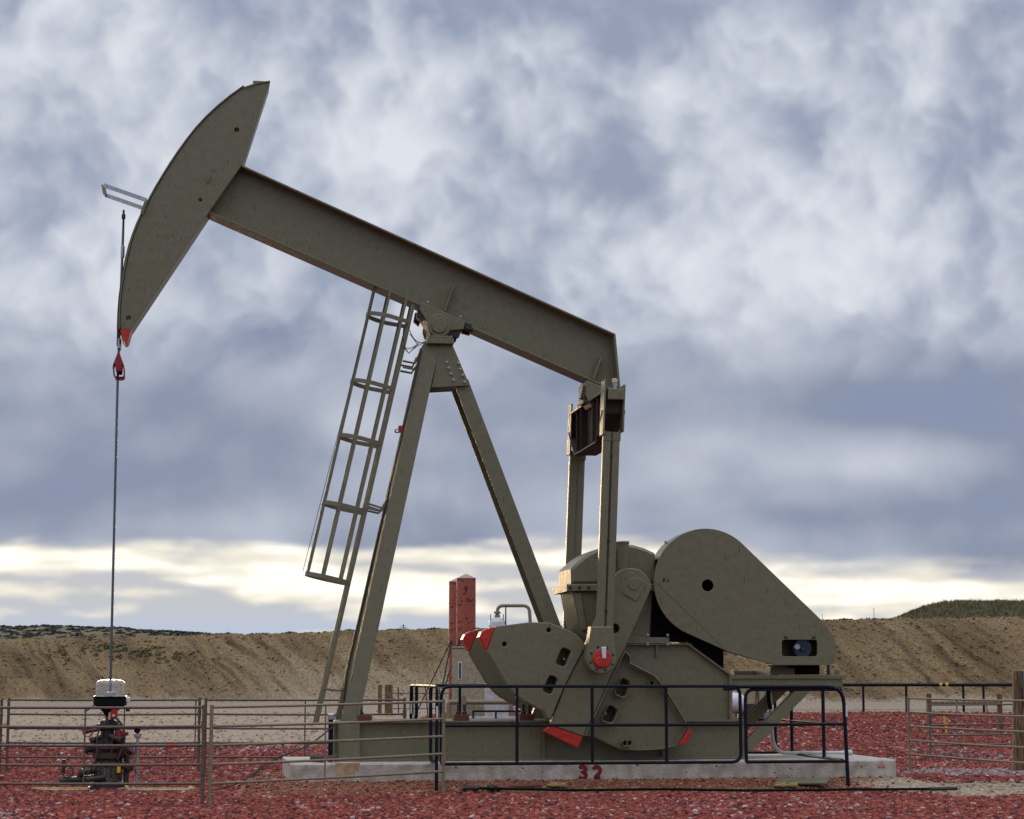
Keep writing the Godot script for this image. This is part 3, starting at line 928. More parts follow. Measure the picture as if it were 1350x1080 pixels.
func make_head(t: Node3D, small_bolt: Mesh) -> void:
	var arc: Array = [Vector2(-3.882, 12.767), Vector2(-4.132, 12.567), Vector2(-4.361, 12.357), Vector2(-4.565, 12.145), Vector2(-4.75, 11.923), Vector2(-4.918, 11.686), Vector2(-5.079, 11.438), Vector2(-5.206, 11.226), Vector2(-5.325, 11.015), Vector2(-5.439, 10.806), Vector2(-5.54, 10.597), Vector2(-5.653, 10.361), Vector2(-5.753, 10.122), Vector2(-5.823, 9.919), Vector2(-5.883, 9.712), Vector2(-5.938, 9.452), Vector2(-5.98, 9.187), Vector2(-6.012, 8.954), Vector2(-6.035, 8.724), Vector2(-6.047, 8.466), Vector2(-6.049, 8.207), Vector2(-6.045, 8.1)]
	var back: Array = [Vector2(-5.849, 8.105), Vector2(-4.435, 10.428), Vector2(-3.856, 11.341), Vector2(-3.404, 12.88)]
	var tip: Array = [Vector2(-6.045, 8.1), Vector2(-6.034, 8.002), Vector2(-6.007, 7.918), Vector2(-5.949, 7.864), Vector2(-5.902, 7.907), Vector2(-5.849, 8.105)]
	var hole: Array = [Vector2(-4.007, 11.937), Vector2(-4.651, 10.571), Vector2(-5.906, 8.315)]
	var main: Array = arc.duplicate()
	main.append_array(back)
	var head := plate("horsehead", main, -0.33, 0.33, M.paint, t, 0.006, [circle(hole[0], 0.045, 14), circle(hole[1], 0.035, 14), circle(hole[2], 0.045, 14)])
	plate("red_tip", [tip[0], tip[1], tip[2], tip[3], tip[4], tip[5]], -0.328, 0.328, M.red, head, 0.006)
	# curved wear plate on the front, wider than the cheeks
	var band := []
	for p in arc: band.append(p)
	var n := arc.size()
	for i in range(n - 1, -1, -1):
		var d: Vector2 = (arc[mini(i + 1, n - 1)] - arc[maxi(i - 1, 0)]).normalized()
		band[i] = arc[i] + Vector2(d.y, -d.x) * 0.008
		band.append(arc[i] + Vector2(d.y, -d.x) * 0.034)
	plate("wear_plate", band, -0.36, 0.36, M.paint_dull, head, 0.004)
	var cap: Array = [Vector2(-3.882, 12.767), Vector2(-3.616, 12.87), Vector2(-3.404, 12.908), Vector2(-3.404, 12.884), Vector2(-3.615, 12.84), Vector2(-3.867, 12.74)]
	plate("top_cap", cap, -0.35, 0.35, M.paint_dull, head, 0.002)
	block("cable_anchor", Vector3(-3.606, 12.918, 0), Vector3(0.22, 0.06, 0.34), M.paint_dull, head)
	plate("latch", [Vector2(-4.501, 11.06), Vector2(-4.466, 11.047), Vector2(-4.505, 10.915), Vector2(-4.547, 10.914)], 0.33, 0.36, M.paint_dull, head, 0.004)
	# guide loop round the hanging cables
	var loop: Array = [Vector2(-5.631, 10.514), Vector2(-6.419, 10.769)]
	var r0 := at3(loop[0], 0.38)
	var r1 := at3(loop[1], 0.38)
	var flat := rect(0.014, 0.075)
	var st := mb()
	bar(st, r0, r1, flat, Vector3.UP, 0.003)
	bar(st, r0 * Vector3(1, 1, -1), r1 * Vector3(1, 1, -1), flat, Vector3.UP, 0.003)
	bar(st, r1, r1 * Vector3(1, 1, -1), rect(0.075, 0.014), (r0 - r1).cross(Vector3(0, 0, 1)), 0.003)
	var lo := obj("guide_loop", st, M.zinc, head)
	for s in [1, -1]:
		plate("hinge", [Vector2(-5.652, 10.54), Vector2(-5.597, 10.52), Vector2(-5.693, 10.231), Vector2(-5.736, 10.286)], s * 0.34, s * 0.385, M.paint_dull, lo, 0.004)
	# bridle: two wire ropes over the arc to the carrier bar
	for s in [1, -1]:
		var rope := []
		for i in range(1, n):
			var d: Vector2 = (arc[mini(i + 1, n - 1)] - arc[maxi(i - 1, 0)]).normalized()
			rope.append(at3(arc[i] + Vector2(d.y, -d.x) * 0.052, s * 0.1))
		var foot: Array = [Vector2(-6.067, 7.746)]
		rope.append(at3(Vector2(rope[-1].x, 7.85), s * 0.1))
		rope.append(at3(foot[0] + Vector2(0, 0), s * 0.1))
		pipe("bridle_rope", rope, 0.017, M.cable, t, 8)
		round_block("rope_socket", at3(foot[0] + Vector2(0, 0.03), s * 0.1), at3(foot[0] + Vector2(0, 0.22), s * 0.1), 0.034, M.zinc, t, 12)
	var c: Array = [Vector2(-6.073, 7.732), Vector2(-5.956, 7.438), Vector2(-5.951, 7.234), Vector2(-6.039, 7.218), Vector2(-6.149, 7.236), Vector2(-6.175, 7.447)]
	var cbar := plate("carrier_bar", rounded(c, 0.04, 3), -0.19, 0.19, M.red_dark, t, 0.02)
	for s in [1, -1]:
		plate("cheek", [Vector2(-6.066, 7.728), Vector2(-5.992, 7.519), Vector2(-6.008, 7.336), Vector2(-6.11, 7.334), Vector2(-6.129, 7.53)], s * 0.19, s * 0.23, M.red_dark, cbar, 0.012)

func make_rod() -> void:
	var t := thing("polished_rod", "thin steel polished rod hanging from the horsehead into the wellhead", "rod", PUMP_AT, PUMP_TURN)
	var p: Array = [Vector2(-6.062, 1.638), Vector2(-6.08, 7.224), Vector2(-6.053, 10.402)]
	pipe("rod", [at3(p[0] - Vector2(0.0, 0.2), 0), at3(p[1], 0), at3(p[2] - Vector2(0, 0.35), 0)], 0.024, M.rod, t, 10)
	pipe("stem", [at3(p[2] - Vector2(0, 0.6), 0), at3(p[2], 0)], 0.02, M.cable, t, 8)
	for h in [0.08, 0.68]:
		round_block("clamp", at3(p[2] - Vector2(0, h), 0), at3(p[2] - Vector2(0, h + (0.09 if h < 0.5 else 0.22)), 0), 0.036, M.dark_steel if h < 0.5 else M.zinc, t, 12)

func leg_between(called: String, a: Vector3, b: Vector3, w: float, d: float, t: Node) -> MeshInstance3D:
	var st := mb()
	bar(st, a, b, isec(w, d, 0.022, 0.016), Vector3(0, 0, 1), 0.004)
	return obj(called, st, M.paint, t)

func make_post(t: Node3D, big_bolt: Mesh, small_bolt: Mesh) -> void:
	var post := block("samson_post", Vector3(-0.169, 8.015, 0), Vector3(0.5, 0.1, 0.95), M.paint_dull, t, 0.008)
	block("cap_plate", Vector3(-0.169, 8.095, 0), Vector3(0.46, 0.05, 0.9), M.paint_dull, post, 0.008)
	for s in [1, -1]:
		var a: Array = [Vector2(-0.326, 7.961)]
		var b: Array = [Vector2(-1.818, 1.035)]
		var st := mb()
		bar(st, Vector3(b[0].x, 1.0, s * 0.72), Vector3(a[0].x, a[0].y, s * 0.22), isec(0.3, 0.26, 0.02, 0.016), Vector3(0, 0, 1), 0.004)
		obj("front_leg", st, M.paint, post)
		plate("gusset", [Vector2(-0.184, 7.963), Vector2(0.074, 7.953), Vector2(0.398, 7.203), Vector2(-0.322, 7.149)], s * 0.33, s * 0.36, M.paint, post, 0.006)
		bolts(post, small_bolt, M.zinc, [Vector2(-0.046, 7.631), Vector2(-0.003, 7.521), Vector2(0.039, 7.411), Vector2(0.088, 7.294), Vector2(0.175, 7.619), Vector2(0.213, 7.505), Vector2(0.262, 7.392), Vector2(0.294, 7.263)], s * 0.36, s)
	var ra: Array = [Vector2(0.241, 7.285), Vector2(1.938, 2.845)]
	var rd: Vector2 = (ra[1] - ra[0]).normalized()
	leg_between("rear_leg", at3(ra[0], 0), at3(ra[0] + rd * ((1.04 - ra[0].y) / rd.y), 0), 0.28, 0.58, post)
	for y in [1.75, 3.4, 5.2]:
		var k: float = (y - 1.0) / 7.0
		var x: float = lerpf(-1.79, -0.33, k)
		var w: float = lerpf(0.72, 0.22, k)
		block("cross_brace", Vector3(x, y, 0), Vector3(0.12, 0.1, 2.0 * w - 0.1), M.paint, post)
	plate("lug", [Vector2(-1.02, 4.166), Vector2(-0.95, 4.139), Vector2(-1.013, 4.083)], 0.3, 0.31, M.paint_dull, post, 0.002)
	block("junction_box", Vector3(-0.903, 6.347, 0.42), Vector3(0.09, 0.13, 0.1), M.red_dark, post, 0.01)
	pipe("wire", bend([Vector3(-0.917, 6.361, 0.42), Vector3(-1.002, 6.345, 0.42), Vector3(-1.008, 6.288, 0.42), Vector3(-0.945, 6.276, 0.42), Vector3(-0.903, 6.319, 0.42)], 0.08), 0.008, M.cable, post, 6)
	pipe("conduit", [Vector3(-0.521, 7.831, 0.45), Vector3(-1.175, 4.906, 0.45), Vector3(-1.838, 1.909, 0.45), Vector3(-1.937, 1.027, 0.45)], 0.016, M.dark_steel, post, 8)
	pipe("grease_hose", bend([Vector3(-0.805, 8.358, 0.42), Vector3(-0.747, 8.145, 0.42), Vector3(-0.575, 7.92, 0.42), Vector3(-0.476, 7.994, 0.42)], 0.3), 0.008, M.cable, post, 6)
	pipe("grease_hose", bend([Vector3(-0.861, 8.256, 0.42), Vector3(-0.901, 7.926, 0.42), Vector3(-0.758, 7.772, 0.42), Vector3(-0.561, 7.992, 0.42), Vector3(-0.319, 8.027, 0.42)], 0.5), 0.008, M.cable, post, 6)

func make_ladder(t: Node3D) -> void:
	var l: Array = [Vector2(-0.66, 8.756), Vector2(-2.374, 0.97)]
	var dir: Vector2 = (l[0] - l[1]).normalized()
	var out := Vector2(-dir.y, dir.x)                 # away from the post
	if out.x > 0: out = -out
	var st := mb()
	for s in [1, -1]: bar(st, at3(l[1], s * 0.24), at3(l[0], s * 0.24), rect(0.016, 0.075), at3(out, 0), 0.003)
	var lad := obj("ladder", st, M.paint, t)
	var length: float = l[0].distance_to(l[1])
	var rung := _pipe_mesh([Vector3(0, 0, -0.23), Vector3(0, 0, 0.23)], 0.012, 8)
	for i in int(length / 0.3):
		put("rung", rung, M.paint, lad, Transform3D(Basis.IDENTITY, at3(l[1] + dir * (0.15 + i * 0.3), 0)))
	# cage
	var ring := []
	var inner := []
	for i in 17:
		var a := PI * i / 16.0
		ring.append(Vector2(0.38 + 0.43 * sin(a), 0.37 * cos(a)))
		inner.append(Vector2(0.38 + 0.42 * sin(a), 0.36 * cos(a)))
	ring.push_front(Vector2(0.0, 0.25)); inner.push_front(Vector2(0.0, 0.238))
	ring.append(Vector2(0.0, -0.25)); inner.append(Vector2(0.0, -0.238))
	inner.reverse()
	var loop := ring.duplicate()
	loop.append_array(inner)
	var hs := mb()
	prism(hs, loop, -0.04, 0.04, 0.002, [], Transform3D(Basis(at3(out, 0), Vector3(0, 0, 1), at3(dir, 0)), Vector3.ZERO))
	var hoop := hs.commit()
	var marks: Array = [Vector2(-0.729, 8.392), Vector2(-1.018, 7.122), Vector2(-1.264, 6.093), Vector2(-1.533, 4.835), Vector2(-1.833, 3.522)]
	for p in marks:
		var on: Vector2 = l[1] + dir * (p - l[1]).dot(dir)
		put("cage_hoop", hoop, M.paint, lad, Transform3D(Basis.IDENTITY, at3(on, 0)))
	var low: Vector2 = l[1] + dir * (marks[4] - l[1]).dot(dir)
	var high: Vector2 = l[0] + dir * 0.25
	for a in [[0.765, 0.15], [0.765, -0.15], [0.48, 0.35], [0.48, -0.35], [0.15, 0.285], [0.15, -0.285]]:
		var o: Vector2 = out * a[0]
		st = mb()
		bar(st, at3(low + o, a[1]), at3(high + o, a[1]), rect(0.014, 0.05), at3(out, 0), 0.002)
		obj("cage_strap", st, M.paint, lad)
	pipe("cable", [Vector3(-1.395, 8.953, 0.3), Vector3(-2.662, 3.706, 0.3)], 0.006, M.cable, lad, 6)
	for q in [[Vector2(-0.852, 7.655), Vector2(-0.624, 7.618), Vector2(-0.54, 7.807)], [Vector2(-0.851, 7.541), Vector2(-0.638, 7.503), Vector2(-0.567, 7.619)], [Vector2(-1.478, 4.976), Vector2(-1.211, 4.895), Vector2(-1.086, 5.08)], [Vector2(-1.492, 4.892), Vector2(-1.239, 4.839), Vector2(-1.114, 4.967)], [Vector2(-2.245, 1.595), Vector2(-1.956, 1.554), Vector2(-1.86, 1.622)]]:
		for s in [1, -1]:
			pipe("bracket", [at3(q[0], s * 0.24), at3(q[1], s * 0.24), at3(q[2], s * 0.26)], 0.022, M.paint_dull, lad, 6)

func make_equalizer(t: Node3D) -> void:
	var c: Array = [Vector2(2.863, 6.973), Vector2(2.86, 6.637), Vector2(2.857, 6.15)]
	var cx: float = c[1].x
	var ty: float = c[0].y
	var xf := slab_xf()
	var st := mb()
	var sw := mb()
	for x in [-0.045, 0.045]:
		prism(sw, [Vector2(-1.66, ty - 0.02), Vector2(1.66, ty - 0.02), Vector2(1.66, ty - 0.36), Vector2(1.05, ty - 0.86), Vector2(-1.05, ty - 0.86), Vector2(-1.66, ty - 0.36)], cx + x - 0.012, cx + x + 0.012, 0.003, [], xf)
	prism(st, [Vector2(-1.66, ty - 0.02), Vector2(1.66, ty - 0.02), Vector2(1.66, ty + 0.015), Vector2(-1.66, ty + 0.015)], cx - 0.2, cx + 0.2, 0.004, [], xf)
	var eq := obj("equalizer", st, M.paint, t)
	for z in [1.6, -1.6]:
		prism(sw, [Vector2(cx - 0.16, ty - 0.02), Vector2(cx + 0.18, ty - 0.02), Vector2(cx + 0.18, ty - 0.42), Vector2(cx - 0.16, ty - 0.42)], z - 0.05, z + 0.05, 0.004)
	obj("web", sw, M.dark_brown, eq)  # web and end fillers in a darker brown than the top flange
	st = mb()
	prism(st, [Vector2(-1.66, ty - 0.36), Vector2(-1.05, ty - 0.86), Vector2(1.05, ty - 0.86), Vector2(1.66, ty - 0.36), Vector2(1.66, ty - 0.39), Vector2(1.05, ty - 0.89), Vector2(-1.05, ty - 0.89), Vector2(-1.66, ty - 0.39)], cx - 0.22, cx + 0.22, 0.003, [], xf)
	obj("bottom_flange", st, M.dark_brown, eq)
	for z in [-1.0, -0.55, 0.55, 1.0]:
		for x in [-0.12, 0.12]:
			block("stiffener", Vector3(cx + x, ty - 0.42, z), Vector3(0.12, 0.78, 0.02), M.dark_brown, eq, 0.002)
	# tail bearing between beam and equalizer
	var tb := block("tail_bearing", Vector3(cx - 0.05, ty + 0.12, 0), Vector3(0.46, 0.3, 0.5), M.paint_dull, t, 0.03)
	plate("bearing_bracket", [Vector2(2.642, 7.37), Vector2(3.021, 7.22), Vector2(3.019, 6.901), Vector2(2.726, 6.866), Vector2(2.611, 7.066), Vector2(2.583, 7.268)], -0.3, 0.3, M.paint_dull, tb, 0.01)
	plate("clamp_jaw", [Vector2(2.564, 7.279), Vector2(2.651, 7.237), Vector2(2.592, 7.005), Vector2(2.519, 7.032)], 0.1, 0.3, M.dark_steel, tb, 0.006)
	for s in [1, -1]:
		var z: float = s * 1.6
		block("end_block", Vector3(cx + 0.02, ty - 0.08, s * 1.72), Vector3(0.3, 0.2, 0.2), M.paint_dull, eq, 0.01)
		round_block("grease_cup", Vector3(cx + 0.02, ty + 0.02, s * 1.68), Vector3(cx + 0.02, ty + 0.14, s * 1.68), 0.05, M.zinc, eq, 14)
		round_block("grease_cap", Vector3(cx + 0.02, ty + 0.14, s * 1.68), Vector3(cx + 0.02, ty + 0.22, s * 1.68), 0.052, M.cream, eq, 14)
		# pitman arm: twin square tubes with fork plates above and a bearing below
		var q: Array = [Vector2(2.819, 6.212), Vector2(2.669, 2.622)]
		var d: Vector2 = (q[0] - q[1]).normalized()
		var side := Vector2(d.y, -d.x)
		st = mb()
		for o in [-0.078, 0.078]:
			bar(st, at3(q[1] + side * o, z + s * 0.04), at3(q[0] + side * o, z + s * 0.04), rounded(rect(0.145, 0.17), 0.03, 3), Vector3(0, 0, 1), 0.004)
		var pit := obj("pitman", st, M.paint, t)
		block("web", at3(q[0].lerp(q[1], 0.5), z + s * 0.02), Vector3(0.1, q[0].distance_to(q[1]) - 0.02, 0.1), M.paint_dull, pit, 0.0, Basis(Vector3(0, 0, 1), -atan2(d.x, d.y)))
		pipe("grease_line", [at3(q[0] - d * 0.06, z + s * 0.125), at3(q[1] - d * 0.02, z + s * 0.125)], 0.009, M.cable, pit, 6)
		for k in [0.12, 0.55, 0.9]:
			block("line_clip", at3(q[0].lerp(q[1], k), z + s * 0.13), Vector3(0.05, 0.03, 0.025), M.dark_steel, pit, 0.003)
		for o in [-0.17, 0.19]:
			block("fork_plate", at3(q[0] + d * 0.44 + side * o, z + s * 0.03), Vector3(0.03, 1.0 if o < 0 else 0.86, 0.34), M.paint, pit, 0.006, Basis(Vector3(0, 0, 1), -atan2(d.x, d.y)))
		plate("fork_crotch", [Vector2(2.671, 6.265), Vector2(2.734, 6.183), Vector2(2.818, 6.087), Vector2(2.917, 6.187), Vector2(2.981, 6.271), Vector2(2.972, 6.049), Vector2(2.663, 6.043)], z - s * 0.06, z + s * 0.13, M.paint_dull, pit, 0.006)
		var w: Array = [Vector2(2.594, 2.13), Vector2(2.407, 2.699), Vector2(2.808, 2.701)]
		var pts := []
		for i in 15:
			var a := PI + PI * i / 14.0
			pts.append(w[0] + Vector2.from_angle(a - 0.03) * 0.275)
		pts.append(w[2]); pts.append(w[1])
		var hb := plate("wrist_bearing", pts, z - s * 0.16, z + s * 0.15, M.paint, t, 0.02)
		round_block("red_cover", at3(w[0], z + s * 0.14), at3(w[0], z + s * 0.19), 0.17, M.red, hb)
		round_block("cover_boss", at3(w[0] - Vector2(0.03, 0.06), z + s * 0.185), at3(w[0] - Vector2(0.03, 0.06), z + s * 0.21), 0.09, M.red, hb)
		plate("grease_fitting", [Vector2(2.575, 2.336), Vector2(2.664, 2.336), Vector2(2.656, 2.128), Vector2(2.594, 2.128)], z + s * 0.19, z + s * 0.24, M.white_plain, hb, 0.012)
		for i in 8:
			put("bolt", hexbolt(0.022, 0.02) if i == 0 else _bolt22, M.dark_steel, hb, Transform3D(Basis(Vector3.RIGHT if s > 0 else Vector3.LEFT, Vector3.UP, Vector3(0, 0, s)), at3(w[0] + Vector2.from_angle(TAU * (i + 0.4) / 8) * 0.215, z + s * 0.148)))

var _bolt22: Mesh = hexbolt(0.022, 0.02)

func make_crank(t: Node3D, s: int, small_bolt: Mesh) -> void:
	var z0 := s * 1.0
	var z1 := s * 1.27
	var pad: Array = [Vector2(3.22, 3.725), Vector2(3.522, 3.519), Vector2(3.349, 3.154), Vector2(3.055, 3.317)]
	var pin: Array = [Vector2(2.944, 2.672), Vector2(3.298, 3.484)]
	var arm := plate("crank_arm", [Vector2(2.88, 3.481), Vector2(2.965, 3.661), Vector2(3.079, 3.744), Vector2(3.234, 3.773), Vector2(3.404, 3.747), Vector2(3.53, 3.651), Vector2(3.614, 3.514), Vector2(3.627, 3.417), Vector2(3.11, 2.29), Vector2(2.847, 1.786), Vector2(2.594, 1.245), Vector2(2.347, 0.747), Vector2(1.746, 0.951), Vector2(2.018, 1.638), Vector2(2.411, 2.37)], z0, z1, M.paint, t, 0.012, [circle(pin[0], 0.085, 18)])
	plate("red_tip", [Vector2(1.741, 0.943), Vector2(2.341, 0.737), Vector2(2.249, 0.538), Vector2(1.623, 0.844)], z0 + s * 0.005, z1 - s * 0.002, M.red, arm, 0.012)
	plate("hub_pad", rounded(pad, 0.06, 4), z1 - s * 0.01, z1 + s * 0.018, M.paint, arm, 0.01)
	round_block("shaft_cap", at3(pin[1], z1 + s * 0.01), at3(pin[1], z1 + s * 0.03), 0.12, M.paint, arm)
	round_block("pin_boss", at3(pin[0], z0 + s * 0.02), at3(pin[0], z0 + s * 0.1), 0.12, M.dark_steel, arm)
	# two bolted counterweights
	var sets := [
		[[Vector2(0.749, 2.704), Vector2(1.35, 2.782), Vector2(1.724, 2.776), Vector2(1.974, 2.682), Vector2(2.224, 2.567), Vector2(2.393, 2.37), Vector2(2.001, 1.638), Vector2(1.727, 1.022), Vector2(1.618, 1.194), Vector2(1.39, 1.316), Vector2(1.19, 1.43), Vector2(1.06, 1.544), Vector2(0.936, 1.692), Vector2(0.812, 1.901), Vector2(0.589, 2.271)],
		 [Vector2(0.745, 2.7), Vector2(0.584, 2.276), Vector2(0.454, 2.514), Vector2(0.495, 2.608), Vector2(0.589, 2.663)],
		 [[Vector2(1.959, 2.335), Vector2(2.133, 2.274), Vector2(2.013, 1.976), Vector2(1.833, 2.043)], [Vector2(1.736, 1.847), Vector2(1.888, 1.773), Vector2(1.762, 1.482), Vector2(1.593, 1.557)]], [Vector2(0.908, 2.385), Vector2(1.716, 2.64)], [Vector2(2.028, 2.125), Vector2(1.777, 1.638)]],
		[[Vector2(3.117, 2.276), Vector2(3.215, 2.181), Vector2(3.214, 2.063), Vector2(3.424, 1.957), Vector2(3.659, 1.841), Vector2(3.838, 1.637), Vector2(4.036, 1.33), Vector2(4.235, 1.004), Vector2(4.291, 0.909), Vector2(4.061, 0.564), Vector2(3.76, 0.505), Vector2(3.369, 0.487), Vector2(3.034, 0.509), Vector2(2.784, 0.618), Vector2(2.549, 0.734), Vector2(2.362, 0.761), Vector2(2.602, 1.245), Vector2(2.855, 1.78)],
		 [Vector2(4.296, 0.898), Vector2(4.326, 0.807), Vector2(4.319, 0.726), Vector2(4.254, 0.631), Vector2(4.07, 0.567)],
		 [[Vector2(3.072, 1.8), Vector2(3.211, 1.71), Vector2(3.111, 1.434), Vector2(2.916, 1.509)], [Vector2(2.824, 1.312), Vector2(2.983, 1.217), Vector2(2.884, 0.975), Vector2(2.676, 1.035)]], [Vector2(3.611, 1.691), Vector2(3.105, 0.623), Vector2(3.181, 0.623)], [Vector2(3.014, 1.637), Vector2(2.788, 1.15)]]]
	for k in sets:
		var holes := []
		for h in k[2]: holes.append(rounded(h, 0.06, 4))
		for h in k[3]: holes.append(circle(h, 0.042, 14))
		var cw := plate("counterweight", k[0], s * 1.12, s * 1.31, M.paint, t, 0.014, holes)
		plate("backing", k[0], s * 0.93, s * 1.115, M.paint_dull, cw, 0.014, holes.slice(0, 2))
		plate("red_tip", k[1], s * 0.932, s * 1.308, M.red, cw, 0.014)
		for b in k[4]:
			put("bolt", small_bolt, M.zinc, cw, Transform3D(Basis(Vector3.RIGHT * s, Vector3.UP, Vector3(0, 0, s)), at3(b, s * 1.1)))
			round_block("stud", at3(b, s * 0.92), at3(b, s * 1.1), 0.022, M.dark_steel, cw, 10)
		for i in k[2].size():
			plate("pocket_floor", inset(ccw(rounded(k[2][i], 0.06, 4)), -0.04), s * 0.9, s * 0.925, M.paint_dull, cw, 0.002)

func make_reducer(t: Node3D, small_bolt: Mesh) -> void:
	var low := plate("gear_reducer", [Vector2(2.282, 3.377), Vector2(2.421, 2.642), Vector2(2.59, 2.421), Vector2(3.73, 2.424), Vector2(3.797, 3.387)], -0.66, 0.66, M.paint, t, 0.03)
	plate("housing_cover", [Vector2(2.247, 3.502), Vector2(2.248, 3.78), Vector2(2.284, 3.83), Vector2(2.37, 3.907), Vector2(2.47, 3.992), Vector2(2.584, 4.07), Vector2(2.728, 4.141), Vector2(2.885, 4.199), Vector2(3.058, 4.236), Vector2(3.23, 4.252), Vector2(3.431, 4.233), Vector2(3.632, 4.179), Vector2(3.833, 4.089), Vector2(3.859, 3.864), Vector2(3.856, 3.513)], -0.7, 0.7, M.paint, low, 0.05)
	plate("housing_flange", [Vector2(2.151, 3.498), Vector2(3.871, 3.511), Vector2(3.869, 3.378), Vector2(2.15, 3.366)], -0.77, 0.77, M.paint, low, 0.012)
	for s in [1, -1]:
		for x in [756, 768]:
			pass
		bolts(low, small_bolt, M.dark_steel, [Vector2(2.214, 3.436), Vector2(2.385, 3.437), Vector2(2.555, 3.439), Vector2(3.111, 3.442)], s * 0.77, s)
	plate("end_rib", [Vector2(2.296, 3.335), Vector2(2.424, 3.336), Vector2(2.534, 2.656), Vector2(2.435, 2.656)], 0.62, 0.72, M.paint, low, 0.01)
	var v: Array = [Vector2(3.173, 4.287), Vector2(3.204, 3.685)]
	var st := mb()
	lathe(st, at3(v[1], 0.82), Vector3(-0.03, 1, 0), [[0.085, 0.0], [0.1, 0.25], [0.12, 0.55], [0.13, 0.56], [0.13, 0.6], [0.0, 0.61]], 20)
	obj("breather", st, M.paint, low)
	round_block("crank_shaft", Vector3(3.434, 3.513, 0.66), Vector3(3.336, 3.492, 1.1), 0.17, M.dark_steel, low)
	round_block("crank_shaft", Vector3(3.434, 3.513, 0.66) * Vector3(1, 1, -1), Vector3(3.336, 3.492, 1.1) * Vector3(1, 1, -1), 0.17, M.dark_steel, low)
	round_block("brake_drum", Vector3(4.856, 3.459, 0.2), Vector3(4.81, 3.451, 0.38), 1.04, M.rubber, low, 40)
	plate("black_plate", [Vector2(3.695, 3.787), Vector2(5.276, 3.8), Vector2(5.248, 1.927), Vector2(4.554, 2.447), Vector2(3.683, 2.487)], 0.0, 0.19, M.black, low, 0.004)  # flat black plate filling the gap behind drum and belt guard

